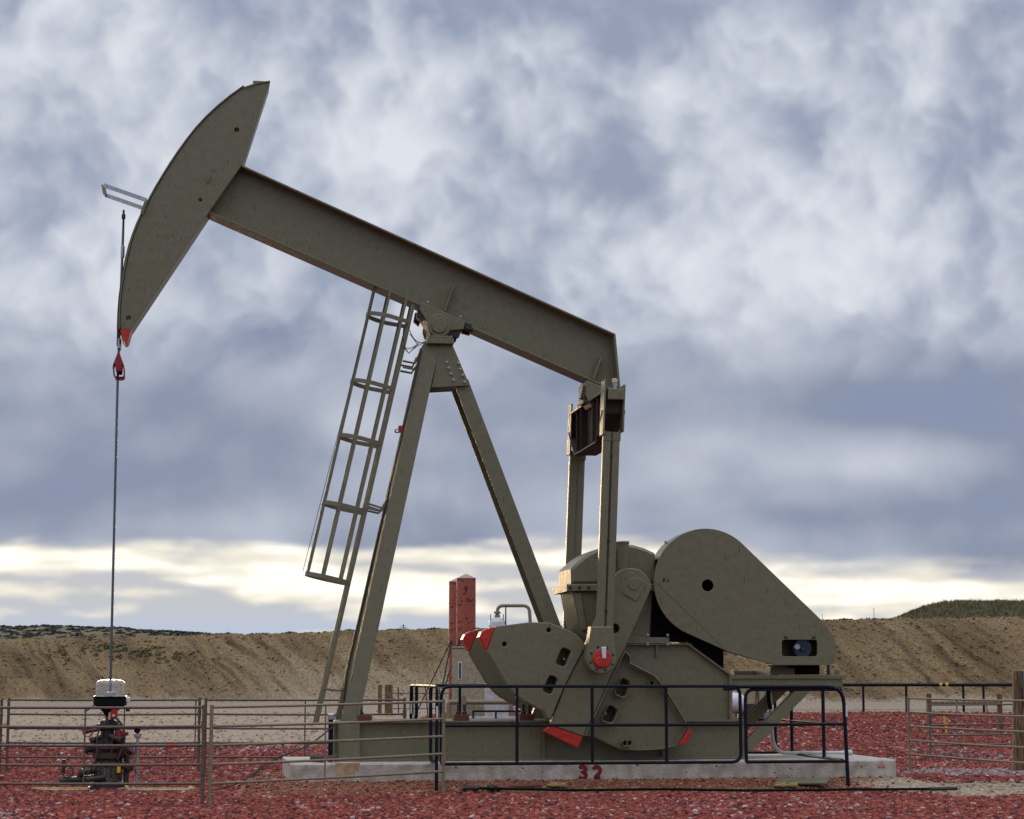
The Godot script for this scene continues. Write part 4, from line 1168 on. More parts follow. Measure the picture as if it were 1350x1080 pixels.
func make_guard_and_motor(t: Node3D, small_bolt: Mesh) -> void:
	var c: Array = [Vector2(4.737, 3.528), Vector2(3.734, 3.52), Vector2(4.751, 3.479), Vector2(5.414, 4.312), Vector2(7.182, 2.569)]
	var r: float = c[0].x - c[1].x
	var out := []
	for i in 31:                                        # from the upper tangent round the left to the lower one
		var a := deg_to_rad(lerpf(49.0, 247.0, i / 30.0))
		out.append(c[0] + Vector2.from_angle(a) * r)
	var tail: Array = [Vector2(5.132, 2.264), Vector2(6.013, 2.022), Vector2(7.06, 2.023), Vector2(7.148, 2.051), Vector2(7.173, 2.149), Vector2(7.179, 2.428), Vector2(7.16, 2.547), Vector2(6.932, 2.841)]
	var rim := out.duplicate()
	rim.append_array(tail)
	var slot := rounded([Vector2(6.152, 2.487), Vector2(6.829, 2.489), Vector2(6.823, 2.183), Vector2(6.146, 2.182)], 0.05, 4)
	var g := plate("belt_guard", rim, 0.975, 1.0, M.paint, t, 0.004, [circle(c[2], 0.11, 24), slot])
	# rim: follows the outline, open at the lower left where the brake drum shows
	var ring := []
	var inn := []
	for i in range(0, 17): ring.append(out[i])
	for i in range(tail.size() - 1, 0, -1): ring.push_front(tail[i])
	var n := ring.size()
	for i in n:
		var d: Vector2 = (ring[mini(i + 1, n - 1)] - ring[maxi(i - 1, 0)]).normalized()
		inn.append(ring[i] + Vector2(-d.y, d.x) * 0.02)
	inn.reverse()
	var loop := ring.duplicate()
	loop.append_array(inn)
	plate("rim", loop, 0.42, 0.974, M.paint, g, 0.003)
	plate("back_panel", [Vector2(5.17, 3.655), Vector2(6.187, 3.494), Vector2(6.964, 2.823), Vector2(7.178, 2.542), Vector2(7.167, 2.052), Vector2(6.072, 2.051), Vector2(5.179, 2.286)], 0.40, 0.418, M.paint, g, 0.0)
	plate("seam", [Vector2(3.756, 3.583), Vector2(5.059, 2.354), Vector2(5.044, 2.333), Vector2(3.741, 3.562)], 0.999, 1.006, M.paint_dull, g, 0.002)
	plate("hinge_tab", [Vector2(6.197, 2.551), Vector2(6.255, 2.552), Vector2(6.254, 2.51), Vector2(6.196, 2.51)], 1.0, 1.015, M.dark_steel, g, 0.003)
	plate("hinge_tab", [Vector2(6.736, 2.553), Vector2(6.794, 2.553), Vector2(6.793, 2.511), Vector2(6.735, 2.511)], 1.0, 1.015, M.dark_steel, g, 0.003)
	plate("stencil_mark", [Vector2(3.899, 3.605), Vector2(3.949, 3.606), Vector2(3.946, 3.585), Vector2(3.913, 3.557), Vector2(3.951, 3.554), Vector2(3.948, 3.543), Vector2(3.891, 3.543), Vector2(3.894, 3.556), Vector2(3.927, 3.59), Vector2(3.899, 3.59)], 1.0, 1.003, M.rubber, g, 0.0)
	plate("stencil_mark", [Vector2(3.984, 3.585), Vector2(4.013, 3.585), Vector2(4.012, 3.536), Vector2(3.984, 3.536)], 1.0, 1.003, M.dark_steel, g, 0.0)
	plate("warning_label", [Vector2(6.444, 2.527), Vector2(6.575, 2.527), Vector2(6.574, 2.502), Vector2(6.443, 2.502)], 1.0, 1.002, M.paint_dull, g, 0.0)
	block("grease_cup", Vector3(4.07, 4.248, 0.7), Vector3(0.05, 0.16, 0.05), M.zinc, g, 0.01, Basis(Vector3(0, 0, 1), 0.6))
	var mc: Array = [Vector2(6.586, 2.33)]
	var motor := round_block("motor", at3(mc[0] + Vector2(0, -0.05), -0.75), at3(mc[0] + Vector2(0, -0.05), 0.35), 0.33, M.paint_dull, t, 28)
	var st := mb()
	for a in [0.6, 0.68, 0.76, 0.84]:
		lathe(st, at3(mc[0], a), Vector3(0, 0, 1), [[0.05, -0.03], [0.17, -0.03], [0.13, 0.0], [0.17, 0.03], [0.05, 0.03]], 28)
	disc(st, at3(mc[0], 0.3), at3(mc[0], 0.92), 0.06)
	obj("sheave", st, M.blue_glass, motor)
	round_block("shaft_end", at3(mc[0] + Vector2(-0.12, 0.03), 0.9), at3(mc[0] + Vector2(-0.12, 0.03), 0.94), 0.06, M.zinc, motor, 14)
	for i in 10:
		var a := TAU * i / 10.0
		block("cooling_fin", at3(mc[0] + Vector2(0, -0.05) + Vector2.from_angle(a) * 0.345, -0.2), Vector3(0.05, 0.012, 0.85), M.paint_dull, motor, 0.002, Basis(Vector3(0, 0, 1), a))
	plate("slide_base", [Vector2(6.043, 1.968), Vector2(6.512, 1.969), Vector2(6.509, 1.848), Vector2(6.041, 1.848)], -0.6, 0.6, M.paint_dull, motor, 0.01)
	plate("foot", [Vector2(6.425, 2.025), Vector2(7.013, 2.025), Vector2(7.009, 1.849), Vector2(6.421, 1.849)], -0.62, 0.55, M.rubber, motor, 0.01)
	plate("adjuster", [Vector2(7.146, 2.04), Vector2(7.213, 2.04), Vector2(7.209, 1.848), Vector2(7.142, 1.848)], 0.4, 0.55, M.dark_steel, motor, 0.006)
	plate("adjuster_nut", [Vector2(7.307, 1.941), Vector2(7.403, 1.941), Vector2(7.401, 1.848), Vector2(7.305, 1.848)], 0.4, 0.55, M.paint_dull, motor, 0.01)
	# platform on two diagonal struts
	var pf := plate("motor_platform", [Vector2(5.212, 1.842), Vector2(7.417, 1.842), Vector2(7.416, 1.772), Vector2(5.211, 1.772)], -0.86, 0.86, M.paint_dull, t, 0.006)
	for s in [1, -1]:
		plate("platform_beam", [Vector2(5.25, 1.769), Vector2(7.363, 1.769), Vector2(7.36, 1.632), Vector2(5.248, 1.633)], s * 0.72, s * 0.82, M.paint, pf, 0.006)
		var a: Array = [Vector2(6.662, 1.618), Vector2(5.496, 0.512)]
		var st2 := mb()
		bar(st2, at3(a[1], s * 0.74), at3(a[0], s * 0.74), isec(0.2, 0.19, 0.014, 0.012), Vector3(0, 0, 1), 0.003)
		obj("strut", st2, M.paint, pf)
	block("light_panel", Vector3(5.881, 1.872, -0.6), Vector3(0.5, 0.11, 0.3), M.pipe_tan, pf, 0.01)

func make_skid(t: Node3D, big_bolt: Mesh) -> void:
	var a: Array = [Vector2(-2.091, 1.03), Vector2(-2.082, 0.291), Vector2(5.476, 1.019), Vector2(5.464, 0.283)]
	var y1: float = (a[0].y + a[2].y) / 2.0
	var y0: float = 0.318
	var x0: float = a[0].x
	var x1: float = a[2].x
	var base := block("skid_base", Vector3((x0 + x1) / 2.0, y1 - 0.015, 0.0), Vector3(x1 - x0, 0.03, 0.6), M.paint_dull, t)
	for s in [1, -1]:
		var st := mb()
		bar(st, Vector3(x0, (y0 + y1) / 2, s * 0.74), Vector3(x1, (y0 + y1) / 2, s * 0.74), isec(0.3, y1 - y0, 0.03, 0.018), Vector3.UP, 0.004)
		obj("skid_beam", st, M.paint, base)
		plate("leg_pedestal", [Vector2(-2.026, 1.024), Vector2(-1.641, 1.023), Vector2(-1.633, 0.276), Vector2(-2.017, 0.279)], s * 0.6, s * 0.915, M.paint, base, 0.01)
		for x in [561.0, 640.0, 720.0, 800.0]:
			pass
		for x in [1.7, 3.9]:
			block("web_stiffener", Vector3(x, (y0 + y1) / 2, s * 0.82), Vector3(0.018, y1 - y0 - 0.064, 0.12), M.paint, base, 0.002)
	for x in [x0 + 0.02, -0.2, 1.5, 3.0, x1 - 0.02]:
		block("cross_member", Vector3(x, (y0 + y1) / 2 - 0.02, 0), Vector3(0.04, y1 - y0 - 0.06, 1.3), M.paint_dull, base)
	# hold-down clamps with studs
	for p in [Vector2(-1.554, 1.007), Vector2(0.203, 1.001), Vector2(1.394, 0.997)]:
		var cl := block("hold_down_clamp", Vector3(p.x, y1 + 0.055, 0.7), Vector3(0.27, 0.11, 0.3), M.rust, base, 0.008)
		for dx in ([-0.05] if p.x < -1.0 else [-0.05, 0.06]):
			round_block("stud", Vector3(p.x + dx, y1 + 0.1, 0.72), Vector3(p.x + dx, y1 + 0.29, 0.72), 0.028, M.dark_steel, cl, 10)
			round_block("nut", Vector3(p.x + dx, y1 + 0.11, 0.72), Vector3(p.x + dx, y1 + 0.16, 0.72), 0.05, M.dark_steel, cl, 6)
	# the pedestal that carries the reducer
	var ped := plate("reducer_pedestal", [Vector2(2.489, 2.399), Vector2(4.429, 2.425), Vector2(5.228, 1.856), Vector2(5.215, 1.003), Vector2(2.482, 1.013)], 0.74, 0.76, M.paint, t, 0.004)
	plate("far_side", [Vector2(2.489, 2.399), Vector2(4.429, 2.425), Vector2(5.228, 1.856), Vector2(5.215, 1.003), Vector2(2.482, 1.013)], -0.76, -0.74, M.paint, ped, 0.004)
	plate("inside", [Vector2(2.545, 2.378), Vector2(4.414, 2.397), Vector2(5.199, 1.842), Vector2(5.186, 1.01), Vector2(2.538, 1.019)], -0.72, 0.7, M.paint_dull, ped, 0.004)
	plate("end_plate", [Vector2(5.183, 1.883), Vector2(5.24, 1.842), Vector2(5.228, 1.005), Vector2(5.17, 1.005)], -0.85, 0.85, M.paint, ped, 0.004)
	plate("sloping_plate", [Vector2(4.385, 2.444), Vector2(5.212, 1.855), Vector2(5.197, 1.828), Vector2(4.371, 2.409)], -0.85, 0.85, M.paint, ped, 0.002)
	plate("bed_plate", [Vector2(3.243, 2.524), Vector2(4.042, 2.527), Vector2(4.041, 2.414), Vector2(3.242, 2.412)], 0.5, 0.88, M.paint, ped, 0.006)
	plate("bed_plate", [Vector2(2.477, 2.407), Vector2(4.471, 2.413), Vector2(4.471, 2.389), Vector2(2.477, 2.384)], -0.85, 0.865, M.paint_dull, ped, 0.003)
	plate("rib", [Vector2(3.804, 2.381), Vector2(3.833, 2.381), Vector2(3.816, 2.146), Vector2(3.805, 2.146)], 0.76, 0.84, M.paint, ped, 0.002)
	bolts(ped, hexbolt(0.03, 0.03), M.zinc, [Vector2(3.631, 2.566), Vector2(4.009, 2.568), Vector2(3.629, 2.398), Vector2(4.007, 2.399)], 0.88)

# ---------------------------------------------------------------- foundation and railing
func stroke(st: SurfaceTool, pts: Array, w: float, z0: float, z1: float) -> void:
	var c := Curve2D.new()
	for p in pts: c.add_point(p)
	var l := []
	var r := []
	for i in pts.size():
		var d: Vector2 = (pts[mini(i + 1, pts.size() - 1)] - pts[maxi(i - 1, 0)]).normalized()
		var k := w * (0.42 + 0.16 * ((i * 7) % 5) / 4.0)
		l.append(pts[i] + Vector2(-d.y, d.x) * k)
		r.append(pts[i] - Vector2(-d.y, d.x) * k)
	r.reverse()
	l.append_array(r)
	prism(st, l, z0, z1, 0.0)

func make_foundation() -> void:
	var t := thing("concrete_foundation", "long low concrete foundation block with a red sprayed 32", "foundation", PUMP_AT, PUMP_TURN)
	var st := mb()
	box(st, Vector3(2.61, 0.0, 0), Vector3(11.02, 0.62, 3.0), Basis.IDENTITY, 0.03)
	obj("block", st, M.concrete, t)
	st = mb()
	var st_b := mb()
	stroke(st, [Vector2(2.224, 0.195), Vector2(2.251, 0.215), Vector2(2.292, 0.221), Vector2(2.334, 0.207), Vector2(2.347, 0.174), Vector2(2.32, 0.141), Vector2(2.278, 0.128), Vector2(2.319, 0.112), Vector2(2.351, 0.074), Vector2(2.34, 0.035), Vector2(2.298, 0.011), Vector2(2.25, 0.017), Vector2(2.216, 0.038)], 0.075, 1.499, 1.503)
	stroke(st_b, [Vector2(2.478, 0.166), Vector2(2.499, 0.198), Vector2(2.54, 0.214), Vector2(2.586, 0.203), Vector2(2.605, 0.166), Vector2(2.596, 0.119), Vector2(2.56, 0.073), Vector2(2.518, 0.029), Vector2(2.499, 0.009), Vector2(2.546, 0.012), Vector2(2.612, 0.016)], 0.075, 1.499, 1.503)
	obj("sprayed_digit", st, M.spray, t)
	obj("sprayed_digit", st_b, M.spray, t)
	var rl := plate("red_label", [Vector2(7.776, 0.204), Vector2(7.891, 0.206), Vector2(7.89, 0.158), Vector2(7.775, 0.156)], 1.5, 1.504, M.red, t, 0.0)
	plate("print", [Vector2(7.797, 0.184), Vector2(7.869, 0.185), Vector2(7.869, 0.177), Vector2(7.797, 0.176)], 1.504, 1.506, M.white_plain, rl, 0.0)
	# rust run below the leg pedestal, soaked into the concrete
	plate("rust_stain", [Vector2(-2.111, 0.311), Vector2(-1.68, 0.314), Vector2(-1.673, 0.274), Vector2(-1.712, 0.236), Vector2(-1.692, 0.17), Vector2(-1.752, 0.184), Vector2(-1.764, 0.105), Vector2(-1.811, 0.145), Vector2(-1.843, 0.041), Vector2(-1.883, 0.093), Vector2(-1.922, -0.004), Vector2(-1.989, 0.042), Vector2(-2.041, -0.01), Vector2(-2.081, 0.017), Vector2(-2.089, 0.121), Vector2(-2.116, 0.212)], 1.499, 1.5015, M.stain, t, 0.0)
	for p in [Vector2(-0.203, 0.199), Vector2(0.013, 0.224), Vector2(1.218, 0.202), Vector2(1.559, 0.133), Vector2(3.28, 0.241), Vector2(4.745, 0.218), Vector2(6.115, 0.168), Vector2(5.829, 0.089), Vector2(7.459, 0.185), Vector2(6.14, 0.032), Vector2(4.183, 0.114)]:
		round_block("tie_hole", Vector3(p.x, p.y, 1.49), Vector3(p.x, p.y, 1.503), rng.randf_range(0.012, 0.022), M.dark_steel, t, 9)
	# conduit lying on the slab
	var cd := thing("conduit", "grey plastic conduit bending down behind the motor platform onto the slab", "conduit", PUMP_AT, PUMP_TURN)
	pipe("tube", bend([Vector3(6.35, 1.5, -0.5), Vector3(6.35, 0.9, -0.5), Vector3(6.42, 0.36, -0.5), Vector3(7.9, 0.36, -0.55)], 0.25), 0.035, M.white, cd)
	round_block("coupling", Vector3(7.82, 0.36, -0.55), Vector3(7.97, 0.36, -0.55), 0.055, M.white, cd, 14)
	round_block("coupling", Vector3(6.95, 0.36, -0.52), Vector3(7.05, 0.36, -0.52), 0.045, M.white, cd, 14)
	pipe("flexible_lead", bend([Vector3(6.5, 1.95, -0.3), Vector3(6.25, 1.7, -0.45), Vector3(6.35, 1.2, -0.5)], 0.3), 0.04, M.rubber, cd)

func make_railing() -> void:
	var t := thing("guard_railing", "black pipe guard railing standing round the cranks and motor", "railing", PUMP_AT, PUMP_TURN)
	var zf := 2.1
	var R := 0.03
	var f: Array = [Vector2(-0.323, 1.65), Vector2(5.03, 1.613), Vector2(5.128, 1.612), Vector2(6.934, 1.611), Vector2(1.006, 1.642), Vector2(2.346, 1.641), Vector2(3.68, 1.64), Vector2(-0.403, 1.643)]
	var ty: float = f[4].y
	var my := 0.965
	var by := 0.31
	var xl: float = f[0].x
	var xm: float = f[1].x
	var xn: float = f[2].x
	var xr: float = f[3].x
	pipe("frame", bend([Vector3(xl, by, zf), Vector3(xl, ty, zf), Vector3(xm, ty, zf), Vector3(xm, by, zf), Vector3(xl, by, zf)], 0.17), R, M.black, t)
	pipe("middle_rail", [Vector3(xl, my, zf), Vector3(xm, my, zf)], R * 0.95, M.black, t)
	for i in [4, 5, 6]:
		pipe("upright", [Vector3(f[i].x, ty, zf), Vector3(f[i].x, by, zf)], R * 0.95, M.black, t)
	pipe("frame", bend([Vector3(xn, by, zf), Vector3(xn, ty - 0.06, zf), Vector3(xr - 0.02, ty - 0.06, zf)], 0.17), R, M.black, t)
	pipe("top_rail", bend([Vector3(xm - 0.25, ty - 0.01, zf + 0.02), Vector3(xr, ty - 0.01, zf + 0.02), Vector3(xr + 0.06, PAD - 0.05, zf + 0.02)], 0.3), R * 1.15, M.black, t)
	pipe("middle_rail", [Vector3(xn, my, zf), Vector3(xr, my, zf)], R, M.black, t)
	pipe("bottom_rail", [Vector3(xn, by, zf), Vector3(xr + 0.02, by, zf)], R, M.black, t)
	block("clamp", Vector3(xm - 0.2, ty - 0.03, zf + 0.03), Vector3(0.2, 0.1, 0.1), M.black, t)
	block("tag_label", Vector3(xr + 0.045, 1.2, zf + 0.055), Vector3(0.03, 0.2, 0.006), M.white_plain, t, 0.0)
	# left end, crossing over the skid
	var xe: float = f[7].x
	for s in [1.0, -1.0]:
		pipe("end_frame", bend([Vector3(xe, PAD - 0.05 if s > 0 else by, s * zf), Vector3(xe, ty, s * zf), Vector3(xe, ty, s * 1.2), Vector3(xe, by + 0.03, s * 1.2), Vector3(xe, by + 0.03, s * zf)], 0.15), R, M.black, t)
		pipe("upright", [Vector3(xe, ty, s * 1.12), Vector3(xe, 1.05, s * 1.12)], R, M.black, t)
		block("tag_label", Vector3(xe, 1.2, s * zf + 0.033), Vector3(0.03, 0.2, 0.006), M.white_plain, t, 0.0)
	pipe("end_rail", [Vector3(xe, ty, 1.2), Vector3(xe, ty, -1.2)], R, M.black, t)
	# right end
	pipe("end_rail", [Vector3(xr - 0.02, my, zf - 0.05), Vector3(xr - 0.02, my, -zf)], R * 0.9, M.black, t)
	pipe("end_rail", [Vector3(xr - 0.02, by + 0.02, zf - 0.05), Vector3(xr - 0.02, by + 0.02, -zf)], R * 0.9, M.black, t)
	pipe("end_rail", [Vector3(xr - 0.02, ty - 0.04, zf - 0.05), Vector3(xr - 0.02, ty - 0.04, -zf)], R * 0.9, M.black, t)
	for z in [1.0, -1.0]:
		pipe("upright", [Vector3(xr - 0.02, ty - 0.04, z), Vector3(xr - 0.02, by, z)], R * 1.1, M.black, t)
	# far side
	for h in [ty, my, by]:
		pipe("far_rail", [Vector3(xe, h, -zf), Vector3(xr - 0.02, h, -zf)], R * 0.95, M.black, t)
	for x in [0.55, 2.0, 3.5, 5.2, 5.45, xr - 0.02, xe]:
		pipe("upright", [Vector3(x, ty, -zf), Vector3(x, PAD - 0.05, -zf)], R, M.black, t)

# ---------------------------------------------------------------- wellhead
func make_wellhead() -> void:
	var c: Vector3 = Transform3D(Basis(Vector3.UP, PUMP_TURN), PUMP_AT) * Vector3(-6.06, 0, 0)
	var t := thing("wellhead", "greasy wellhead with clear plastic dome and red valve under the polished rod", "wellhead", Vector3(c.x, PAD, c.z))
	var up := Vector3.UP
	var st := mb()
	lathe(st, Vector3(0, 0, 0), up, [[0.0, -0.05], [0.36, -0.05], [0.36, 0.06], [0.31, 0.08], [0.31, 0.12], [0.26, 0.16], [0.0, 0.16]], 28)
	var base := obj("cellar_ring", st, M.greasy, t)
	st = mb()
	lathe(st, Vector3(0, 0.14, 0), up, [[0.24, 0.0], [0.25, 0.04], [0.25, 0.26], [0.22, 0.3], [0.27, 0.3], [0.27, 0.36], [0.2, 0.37], [0.2, 0.42], [0.0, 0.42]], 28)
	obj("casing_head", st, M.casing, t)
	st = mb()
	lathe(st, Vector3(0, 0.56, 0), up, [[0.22, 0.0], [0.28, 0.01], [0.28, 0.1], [0.2, 0.12], [0.2, 0.16], [0.28, 0.17], [0.28, 0.26], [0.14, 0.28], [0.0, 0.28]], 28)
	var hang := obj("tubing_head", st, M.rust_dark, t)
	for i in 10:
		var a := TAU * i / 10
		round_block("stud", Vector3(cos(a) * 0.225, 0.5, sin(a) * 0.225), Vector3(cos(a) * 0.225, 0.86, sin(a) * 0.225), 0.02, M.greasy, hang, 8)
	st = mb()
	lathe(st, Vector3(-0.03, 0.82, 0), up, [[0.15, 0.0], [0.17, 0.02], [0.17, 0.1], [0.12, 0.12], [0.12, 0.26], [0.2, 0.27], [0.2, 0.35], [0.12, 0.37], [0.1, 0.42], [0.0, 0.42]], 24)
	var tree := obj("blowout_preventer", st, M.greasy, t)
	pipe("ram", [Vector3(-0.22, 1.13, 0), Vector3(0.2, 1.13, 0)], 0.045, M.greasy, tree)
	pipe("ram_screw", [Vector3(-0.3, 1.13, 0), Vector3(0.24, 1.13, 0)], 0.018, M.dark_steel, tree)
	pipe("side_loop", bend([Vector3(0.02, 1.2, 0.02), Vector3(0.16, 1.16, 0.05), Vector3(0.17, 0.8, 0.05)], 0.12), 0.055, M.greasy, tree)
	st = mb()
	lathe(st, Vector3(0, 1.2, 0), up, [[0.075, 0.0], [0.075, 0.16], [0.1, 0.18], [0.16, 0.3], [0.0, 0.3]], 24)
	var box_ := obj("stuffing_box", st, M.greasy, t)
	block("red_valve", Vector3(0.1, 1.37, 0.12), Vector3(0.12, 0.22, 0.08), M.red, box_, 0.02)
	block("valve_label", Vector3(0.1, 1.32, 0.163), Vector3(0.04, 0.04, 0.004), M.white_plain, box_, 0.0)
	pipe("grease_tail", [Vector3(0.02, 1.25, 0.1), Vector3(0.03, 1.4, 0.1)], 0.03, M.cream, box_)
	st = mb()
	lathe(st, Vector3(0, 1.48, 0), up, [[0.0, 0.0], [0.24, 0.0], [0.295, 0.03], [0.295, 0.16], [0.31, 0.165], [0.31, 0.18], [0.0, 0.18]], 36)
	var bowl := obj("drip_bowl", st, M.rubber, t)
	block("knob", Vector3(0.33, 1.6, 0.05), Vector3(0.07, 0.1, 0.08), M.white_plain, bowl, 0.02)
	block("knob", Vector3(0.33, 1.42, 0.05), Vector3(0.07, 0.06, 0.06), M.dark_steel, bowl, 0.02)
	pipe("drip_spout", [Vector3(-0.26, 1.5, 0.1), Vector3(-0.42, 1.4, 0.12)], 0.022, M.pipe_tan, bowl)
	st = mb()
	lathe(st, Vector3(0, 1.66, 0), up, [[0.3, 0.0], [0.27, 0.015], [0.264, 0.2], [0.256, 0.235], [0.235, 0.262], [0.2, 0.28], [0.13, 0.295], [0.03, 0.3]], 40)
	obj("clear_dome", st, M.clear, t)
	round_block("packing_gland", Vector3(0, 1.66, 0), Vector3(0, 1.74, 0), 0.09, M.zinc, t, 18)
	var rv := pipe("red_handle", [Vector3(0.14, 0.98, 0.08), Vector3(0.36, 1.0, 0.14)], 0.035, M.red_dark, t)
	round_block("valve_body", Vector3(0.2, 0.93, 0.1), Vector3(0.2, 1.06, 0.1), 0.07, M.red_dark, rv, 14)
	pipe("flow_line", bend([Vector3(0.2, 0.7, 0.1), Vector3(0.34, 0.7, 0.1), Vector3(0.34, 0.1, 0.1)], 0.08), 0.05, M.greasy, t)
	round_block("flow_valve", Vector3(0.24, 0.64, 0.06), Vector3(0.4, 0.76, 0.1), 0.12, M.rust_dark, t, 16)
	pipe("bleed_line", [Vector3(-0.2, 0.5, 0.12), Vector3(-0.5, 0.24, 0.2)], 0.04, M.dark_steel, t)
	pipe("outlet", [Vector3(-0.22, 0.22, 0.15), Vector3(-0.7, 0.18, 0.25)], 0.06, M.greasy, t)
	round_block("outlet_cap", Vector3(-0.68, 0.18, 0.25), Vector3(-0.8, 0.18, 0.25), 0.08, M.dark_steel, t, 14)
	pipe("outlet", [Vector3(0.0, 0.24, 0.25), Vector3(-0.32, 0.2, 0.33)], 0.05, M.dark_steel, t)
	pipe("valve_stem", [Vector3(-0.78, 0.3, 0.1), Vector3(-0.78, 0.55, 0.1)], 0.03, M.greasy, t)
	pipe("yellow_tag", [Vector3(0.23, 0.32, 0.22), Vector3(0.23, 0.47, 0.22)], 0.035, M.yellow, t)
	pipe("instrument_wire", bend([Vector3(0.28, 1.55, 0.1), Vector3(0.29, 0.9, 0.15), Vector3(0.4, 0.4, 0.2), Vector3(1.0, 0.02, 0.3)], 0.3), 0.01, M.cable, t, 6)
	for a in [[0.62, 0.3, 8], [0.8, 0.3, 8], [1.12, 0.2, 6], [0.3, 0.285, 8]]:
		for i in a[2]:
			var g: float = TAU * (i + 0.5) / a[2]
			round_block("flange_bolt", Vector3(cos(g) * (a[1] - 0.045), a[0] - 0.05, sin(g) * (a[1] - 0.045)), Vector3(cos(g) * (a[1] - 0.045), a[0] + 0.1, sin(g) * (a[1] - 0.045)), 0.022, M.dark_steel, t, 6)
	st = mb()
	lathe(st, Vector3(0, 1.28, 0), up, [[0.06, 0.0], [0.11, 0.08], [0.22, 0.2], [0.0, 0.2]], 24)
	obj("funnel", st, M.rubber, t)
	for a in [[Vector3(-0.12, 1.08, 0.1), Vector3(-0.34, 1.04, 0.16), 0.03], [Vector3(-0.1, 0.95, 0.1), Vector3(-0.24, 0.9, 0.2), 0.045], [Vector3(0.05, 0.95, 0.15), Vector3(0.22, 0.9, 0.2), 0.06], [Vector3(-0.25, 0.72, 0.05), Vector3(-0.36, 0.72, 0.1), 0.06], [Vector3(0.26, 0.45, 0.15), Vector3(0.4, 0.42, 0.2), 0.07], [Vector3(-0.2, 0.36, 0.2), Vector3(-0.42, 0.33, 0.25), 0.06]]:
		pipe("valve_branch", [a[0], a[1]], a[2], M.greasy, t, 10)
		round_block("branch_nut", a[1], a[1] + (a[1] - a[0]).normalized() * 0.06, a[2] * 1.35, M.rust_dark, t, 6)
	for a in [[Vector3(-0.34, 1.04, 0.16), 0.09, M.red_dark], [Vector3(0.42, 0.72, 0.16), 0.11, M.rust_dark], [Vector3(-0.66, 0.34, 0.25), 0.1, M.greasy]]:
		var ringpts := []
		for i in 13: ringpts.append(a[0] + Vector3(cos(TAU * i / 12) * a[1], sin(TAU * i / 12) * a[1], 0.05))
		pipe("handwheel", ringpts, 0.014, a[2], t, 6)
	pipe("hose", bend([Vector3(0.1, 1.3, 0.15), Vector3(0.3, 1.2, 0.2), Vector3(0.34, 0.8, 0.2), Vector3(0.2, 0.55, 0.25)], 0.25), 0.018, M.cable, t, 8)
	pipe("hose", bend([Vector3(-0.1, 1.15, 0.18), Vector3(-0.22, 0.9, 0.25), Vector3(-0.1, 0.6, 0.3), Vector3(-0.3, 0.3, 0.3)], 0.25), 0.015, M.cable, t, 8)
	var ip := thing("instrument_stand", "slim grey instrument pipe with black transmitter beside the wellhead", "instrument", Vector3(c.x + 0.53, PAD, c.z + 0.1))
	pipe("pipe", [Vector3(0, -0.1, 0), Vector3(0, 0.95, 0)], 0.025, M.zinc, ip)
	block("transmitter", Vector3(0, 0.97, 0), Vector3(0.12, 0.08, 0.08), M.zinc, ip, 0.015)
	round_block("gauge", Vector3(-0.01, 1.06, -0.03), Vector3(-0.01, 1.06, 0.04), 0.055, M.rubber, ip, 16)
	pipe("lead", [Vector3(-0.02, 1.08, 0), Vector3(-0.2, 1.1, 0.0)], 0.012, M.cable, ip, 6)
	var fl := thing("marker_flag", "small red marker flag stuck in the gravel by the wellhead", "flag", Vector3(c.x + 0.75, PAD, c.z - 1.6))
	pipe("wire", [Vector3(0, -0.05, 0), Vector3(0, 0.78, 0)], 0.006, M.cable, fl, 6)
	var fs := mb()
	prism(fs, [Vector2(0, 0.66), Vector2(0.12, 0.7), Vector2(0.27, 0.7), Vector2(0.25, 0.76), Vector2(0.12, 0.8), Vector2(0, 0.78)], -0.004, 0.004, 0.0)
	obj("cloth", fs, M.red, fl)
	for a in [["yellowed plank lying to the left of the wellhead foot", -0.75, 0.35, 1.0, 0.1], ["yellowed plank lying towards the instrument stand by the wellhead", 0.95, 0.4, 1.35, -0.06]]:
		var gx: float = c.x + a[1]
		var gz: float = c.z + a[2]
		var b := thing("plank", a[0], "plank", Vector3(gx, ground_y(gx, gz), gz), a[4], "planks round the wellhead")
		block("board", Vector3(0, 0.035, 0), Vector3(a[3], 0.05, 0.26), M.board, b, 0.006)
		block("board", Vector3(0.1, 0.03, 0.31), Vector3(a[3] * 0.8, 0.045, 0.24), M.board, b, 0.006)

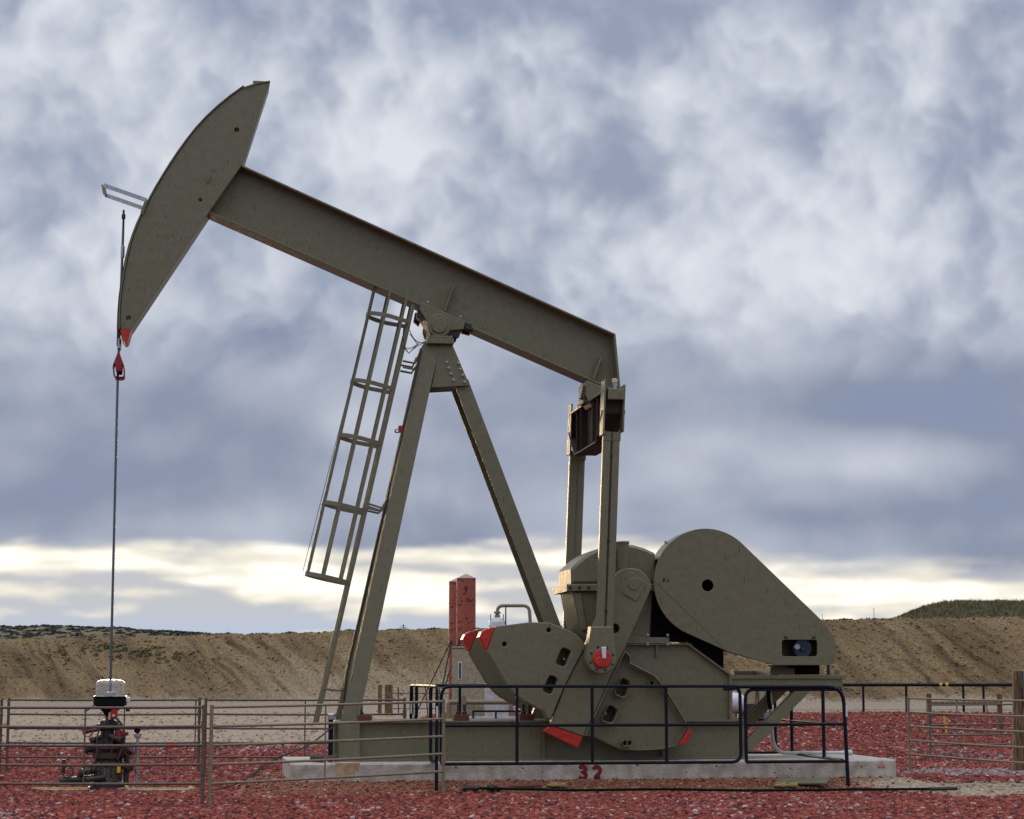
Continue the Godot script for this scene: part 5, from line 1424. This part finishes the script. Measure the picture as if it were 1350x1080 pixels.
# ---------------------------------------------------------------- plant behind, litter in front
func make_plant() -> void:
	var d := 92.0
	for a in [["tall red cylindrical tank with pointed roof behind the pumpjack", 614.8, 92.0, 764.0, 0.44], ["tall red tank half hidden behind its twin with pointed roof", 604.5, 95.0, 768.5, 0.45]]:
		var x: float = (a[1] - 675.0) / 2613.0 * a[2]
		var h: float = (893.0 - a[3]) / 2613.0 * a[2] + 1.8 - PAD
		var t := thing("red_tank", a[0], "tank", Vector3(x, PAD, -a[2]), 0.0, "red tanks")
		var st := mb()
		lathe(st, Vector3.ZERO, Vector3.UP, [[a[4], -0.1], [a[4], h]], 32)
		obj("shell", st, M.tank_red, t)
		st = mb()
		lathe(st, Vector3(0, h, 0), Vector3.UP, [[a[4] + 0.02, -0.03], [a[4] + 0.02, 0.0], [0.03, 0.2], [0.0, 0.2]], 32)
		obj("roof", st, M.tank_roof, t)
		for k in 3:
			st = mb()
			lathe(st, Vector3(0, h * (0.3 + 0.27 * k), 0), Vector3.UP, [[a[4] + 0.002, -0.02], [a[4] + 0.012, -0.015], [a[4] + 0.012, 0.015], [a[4] + 0.002, 0.02]], 32)
			obj("weld_band", st, M.tank_red, t)
		for k in [-1.4, -0.8] if a[1] > 610 else [-2.1, -1.0]:
			pipe("guy_pipe", [Vector3(-0.3, h * 0.58, 0.3), Vector3(k, -0.05, 1.4)], 0.035, M.dark_steel, t, 8)
	var cb := thing("control_cabinet", "tan equipment cabinet with narrow slot window behind the railing", "cabinet", Vector3(-1.53, PAD, -70.0))
	block("case", Vector3(0, 1.45, 0), Vector3(1.13, 3.1, 0.9), M.tan_box, cb, 0.02)
	block("roof", Vector3(0, 3.03, 0), Vector3(1.17, 0.05, 0.96), M.tan_box, cb, 0.01)
	block("slot_frame", Vector3(-0.28, 2.22, 0.455), Vector3(0.13, 0.62, 0.03), M.white, cb, 0.006)
	block("slot_pane", Vector3(-0.28, 2.22, 0.472), Vector3(0.065, 0.54, 0.02), M.blue_glass, cb, 0.003)
	pipe("manifold", bend([Vector3(-0.65, 0.2, 0.9), Vector3(-0.65, 1.15, 0.9), Vector3(1.5, 1.15, 0.9), Vector3(1.5, 0.2, 0.9)], 0.1), 0.09, M.pipe_tan, cb)
	pipe("riser", [Vector3(-0.15, 0.1, 0.95), Vector3(-0.15, 1.35, 0.95)], 0.11, M.pipe_tan, cb)
	var wt := thing("white_container", "white box-shaped tank behind the crank counterweights", "container", Vector3(-0.48, PAD, -72.0))
	block("shell", Vector3(0, 1.05, 0), Vector3(0.98, 1.3, 1.0), M.white, wt, 0.04)
	for x in [-0.4, 0.4]:
		block("foot", Vector3(x, 0.17, 0), Vector3(0.12, 0.6, 0.8), M.dark_steel, wt, 0.01)
	block("lid", Vector3(0, 1.74, 0), Vector3(1.02, 0.07, 1.04), M.white, wt, 0.02)
	var tr := thing("containment_wall", "low pale steel containment wall with dark top rails behind the skid", "wall", Vector3(-0.4, PAD, -62.0))
	block("sheet", Vector3(0, 0.5, 0), Vector3(1.9, 0.6, 0.06), M.white, tr, 0.008)
	pipe("rail", [Vector3(-0.8, 0.96, 0.05), Vector3(0.85, 0.96, 0.05)], 0.035, M.black, tr)
	for x in [-0.8, -0.1, 0.85]:
		pipe("post", [Vector3(x, -0.05, 0.05), Vector3(x, 0.98, 0.05)], 0.03, M.black, tr)
	var vs := thing("separator_vessel", "pale upright separator vessel with looped pipe above the counterweights", "vessel", Vector3(-0.59, PAD, -80.0))
	var st := mb()
	lathe(st, Vector3.ZERO, Vector3.UP, [[0.35, -0.05], [0.35, 4.05], [0.33, 4.2], [0.25, 4.32], [0.1, 4.38], [0.0, 4.39]], 28)
	obj("shell", st, M.white, vs)
	round_block("neck_flange", Vector3(0, 4.38, 0), Vector3(0, 4.48, 0), 0.11, M.pipe_tan, vs, 16)
	round_block("neck_flange", Vector3(0, 4.52, 0), Vector3(0, 4.62, 0), 0.13, M.pipe_tan, vs, 16)
	pipe("loop_pipe", bend([Vector3(0, 4.3, 0), Vector3(0, 4.85, 0), Vector3(1.28, 4.85, 0), Vector3(1.4, 3.0, 0)], 0.25), 0.07, M.pipe_tan, vs)
	for x in [-0.27, 0.25, 0.34]:
		pipe("whip", [Vector3(x, 4.0, 0.1), Vector3(x, 4.5 if x < 0.3 else 4.82, 0.1)], 0.018 if x < 0.3 else 0.03, M.dark_steel, vs, 6)
	var pt := thing("propane_tank", "white horizontal tank seen end-on past the reducer pedestal", "tank", Vector3(8.4, PAD, -74.0))
	st = mb()
	lathe(st, Vector3(-1.0, 1.05, 0), Vector3.RIGHT, [[0.0, -0.3], [0.2, -0.24], [0.33, -0.1], [0.38, 0.05], [0.38, 0.95], [0.33, 1.1], [0.2, 1.24], [0.0, 1.3]], 28)
	obj("shell", st, M.white, pt)
	for x in [-0.9, 0.0]:
		block("saddle", Vector3(x, 0.3, 0), Vector3(0.12, 0.75, 0.6), M.dark_steel, pt, 0.01)
	var p2 := put("fence_post", _post(Vector3(9.3, PAD, -76.0), 1.75, 0.17, 0.0), M.wood, self)
	tag(p2, "brown wooden post standing beside the white tank", "post", "")
	var p3 := put("steel_bollard", _pipe_mesh([Vector3(9.62, PAD - 0.1, -76.0), Vector3(9.62, 1.5, -76.0)], 0.07), M.steel_box, self)
	tag(p3, "blue-grey steel bollard beside the brown wooden post", "bollard")
	var ph := thing("equipment_skid", "low pale equipment box on the sand beyond the motor platform", "equipment", Vector3(11.8, PAD, -100.0))
	block("case", Vector3(0, 1.4, 0), Vector3(1.4, 1.5, 1.2), M.tan_box, ph, 0.03)
	block("lid", Vector3(0, 2.18, 0), Vector3(1.5, 0.1, 1.3), M.pipe_tan, ph, 0.02)
	block("base", Vector3(0, 0.3, 0), Vector3(1.5, 0.8, 1.3), M.dark_steel, ph, 0.02)
	# far power poles
	for a in [["tiny far power pole with crossarms on the skyline behind the red tank", 532.5, 640.0, 824.0, 2.2], ["thin far pole standing at the edge of the grassy mound", 1150.0, 420.0, 803.0, 0.0], ["faint far stake on the crest of the sand bank", 1082.0, 420.0, 811.0, 0.0]]:
		var x: float = (a[1] - 675.0) / 2613.0 * a[2]
		var h: float = (893.0 - a[3]) / 2613.0 * a[2] + 1.8 - PAD
		var t := thing("power_pole", a[0], "pole", Vector3(x, PAD, -a[2]), 0.0, "far poles on the skyline")
		pipe("pole", [Vector3(0, -0.5, 0), Vector3(0, h, 0)], 0.12 if a[4] > 0.0 else 0.06, M.dark_steel, t, 8)
		if a[4] > 0.0:
			for k in [0.5, 1.0]:
				block("crossarm", Vector3(0, h - k, 0.15), Vector3(a[4] * (1.1 if k > 0.7 else 0.6), 0.16, 0.12), M.dark_steel, t, 0.01)

func make_litter() -> void:
	var a: Array = [Vector3(-0.849, -0.162, -34.715), Vector3(7.744, -0.2, -35.053)]
	var y0 := ground_y(a[0].x, a[0].z)
	var t := thing("steel_rod", "long dark steel rod lying on the gravel before the foundation", "rod", Vector3(a[0].x, y0, a[0].z))
	var pts := []
	for i in 15:
		var p: Vector3 = a[0].lerp(a[1], i / 14.0)
		pts.append(Vector3(p.x - a[0].x, ground_y(p.x, p.z) - y0 + 0.075, p.z - a[0].z))
	pipe("bar", pts, 0.024, M.rubber, t)
	var e: Vector3 = pts[14]
	pipe("end_socket", [pts[0], pts[0].lerp(pts[1], 0.45)], 0.04, M.dark_steel, t)
	pipe("end_socket", [pts[13].lerp(e, 0.2), e], 0.035, M.dark_steel, t)
	var lp: Array = [Vector3(-0.341, -0.139, -34.894)]
	var tl := thing("debris_clump", "small dark clump of scrap by the rod on the gravel", "scrap", Vector3(lp[0].x, ground_y(lp[0].x, lp[0].z), lp[0].z))
	for i in 5:
		put("chunk", stone_mesh(200 + i), M.dark_steel, tl, Transform3D(Basis.from_euler(Vector3(i, i * 2.0, 0)).scaled_local(Vector3.ONE * (0.05 + 0.015 * (i % 3))), Vector3(-0.1 + 0.05 * i, 0.04 + 0.02 * (i % 2), 0.03 * (i % 3))))
	for b in [["longer weathered olive board lying on the gravel by the railing corner", Vector3(5.184, -0.098, -35.948), 0.95, 0.2, -0.42], ["short pale board lying beside the longer olive board", Vector3(4.855, -0.139, -35.721), 0.42, 0.12, -0.2], ["split reddish stick lying on gravel below the sprayed number", Vector3(0.264, -0.123, -35.063), 0.5, 0.06, 0.25], ["flat pinkish stone slab lying on gravel near the rod", Vector3(0.796, -0.105, -35.222), 0.34, 0.12, -0.5]]:
		var g: Vector3 = b[1]
		var o := thing("board", b[0], "board", Vector3(g.x, ground_y(g.x, g.z), g.z), b[4])
		block("plank", Vector3(0, 0.06, 0), Vector3(b[2], 0.03, b[3] * 1.6), M.paint_dull if b[2] > 0.9 else (M.board if b[2] < 0.45 else M.rust), o, 0.004, Basis.from_euler(Vector3(0.25, 0, 0.03)))

func make_lines() -> void:
	var t := thing("power_cable", "thin black cable trailing from the skid end onto the gravel", "cable", PUMP_AT, PUMP_TURN)
	pipe("cable", bend([Vector3(-2.1, 0.95, 1.0), Vector3(-2.6, 0.55, 1.1), Vector3(-3.3, 0.36, 1.2), Vector3(-3.6, 0.0, 1.4), Vector3(-4.2, -0.13, 1.5)], 0.4), 0.014, M.cable, t, 8)
	var b := thing("valve_fitting", "small dark pipe fitting lying on the foundation's end", "fitting", PUMP_AT, PUMP_TURN)
	pipe("nipple", [Vector3(-2.3, 0.37, 1.1), Vector3(-2.05, 0.4, 1.25)], 0.05, M.rust, b)
	pipe("sleeve", [Vector3(-2.5, 0.38, 1.0), Vector3(-2.3, 0.37, 1.1)], 0.065, M.dark_steel, b)
	var j := thing("cable_upright", "dark conduit upright with grey cap at the skid's front end", "conduit", PUMP_AT, PUMP_TURN)
	pipe("tube", [Vector3(-2.16, 0.3, 0.95), Vector3(-2.16, 1.05, 0.95)], 0.045, M.black, j)
	block("cap", Vector3(-2.16, 1.1, 0.95), Vector3(0.12, 0.12, 0.1), M.zinc, j, 0.02)

func _ready() -> void:
	var cam := Camera3D.new()
	cam.name = "camera"
	cam.fov = 23.3526
	cam.position = Vector3(0, 1.8, 0)
	cam.rotation_degrees = Vector3(7.6937, 0, 0)
	cam.near = 0.1
	cam.far = 6000.0
	add_child(cam)
	cam.current = true
	rng.seed = 20
	var env := Environment.new()
	env.background_mode = Environment.BG_SKY
	var sky := Sky.new()
	var pm := PanoramaSkyMaterial.new()
	pm.panorama = make_sky()
	pm.energy_multiplier = 1.0 / SKY_SCALE
	sky.sky_material = pm
	env.sky = sky
	env.tonemap_mode = Environment.TONE_MAPPER_LINEAR
	env.tonemap_exposure = 1.0
	env.sdfgi_enabled = true
	env.ssao_enabled = true
	env.ssil_enabled = true
	var we := WorldEnvironment.new()
	we.name = "world_environment"
	we.environment = env
	add_child(we)
	var sun := DirectionalLight3D.new()
	sun.name = "sun"
	sun.light_color = Color(1.0, 0.86, 0.66)
	sun.light_energy = 0.36
	sun.light_angular_distance = 10.0
	sun.shadow_enabled = true
	sun.rotation_degrees = Vector3(-4.0, 180.0 + 11.0, 0)
	add_child(sun)
	make_materials()
	make_terrain()
	make_foundation()
	make_pumpjack()
	make_rod()
	make_railing()
	make_wellhead()
	make_fences()
	make_plant()
	make_litter()
	make_lines()
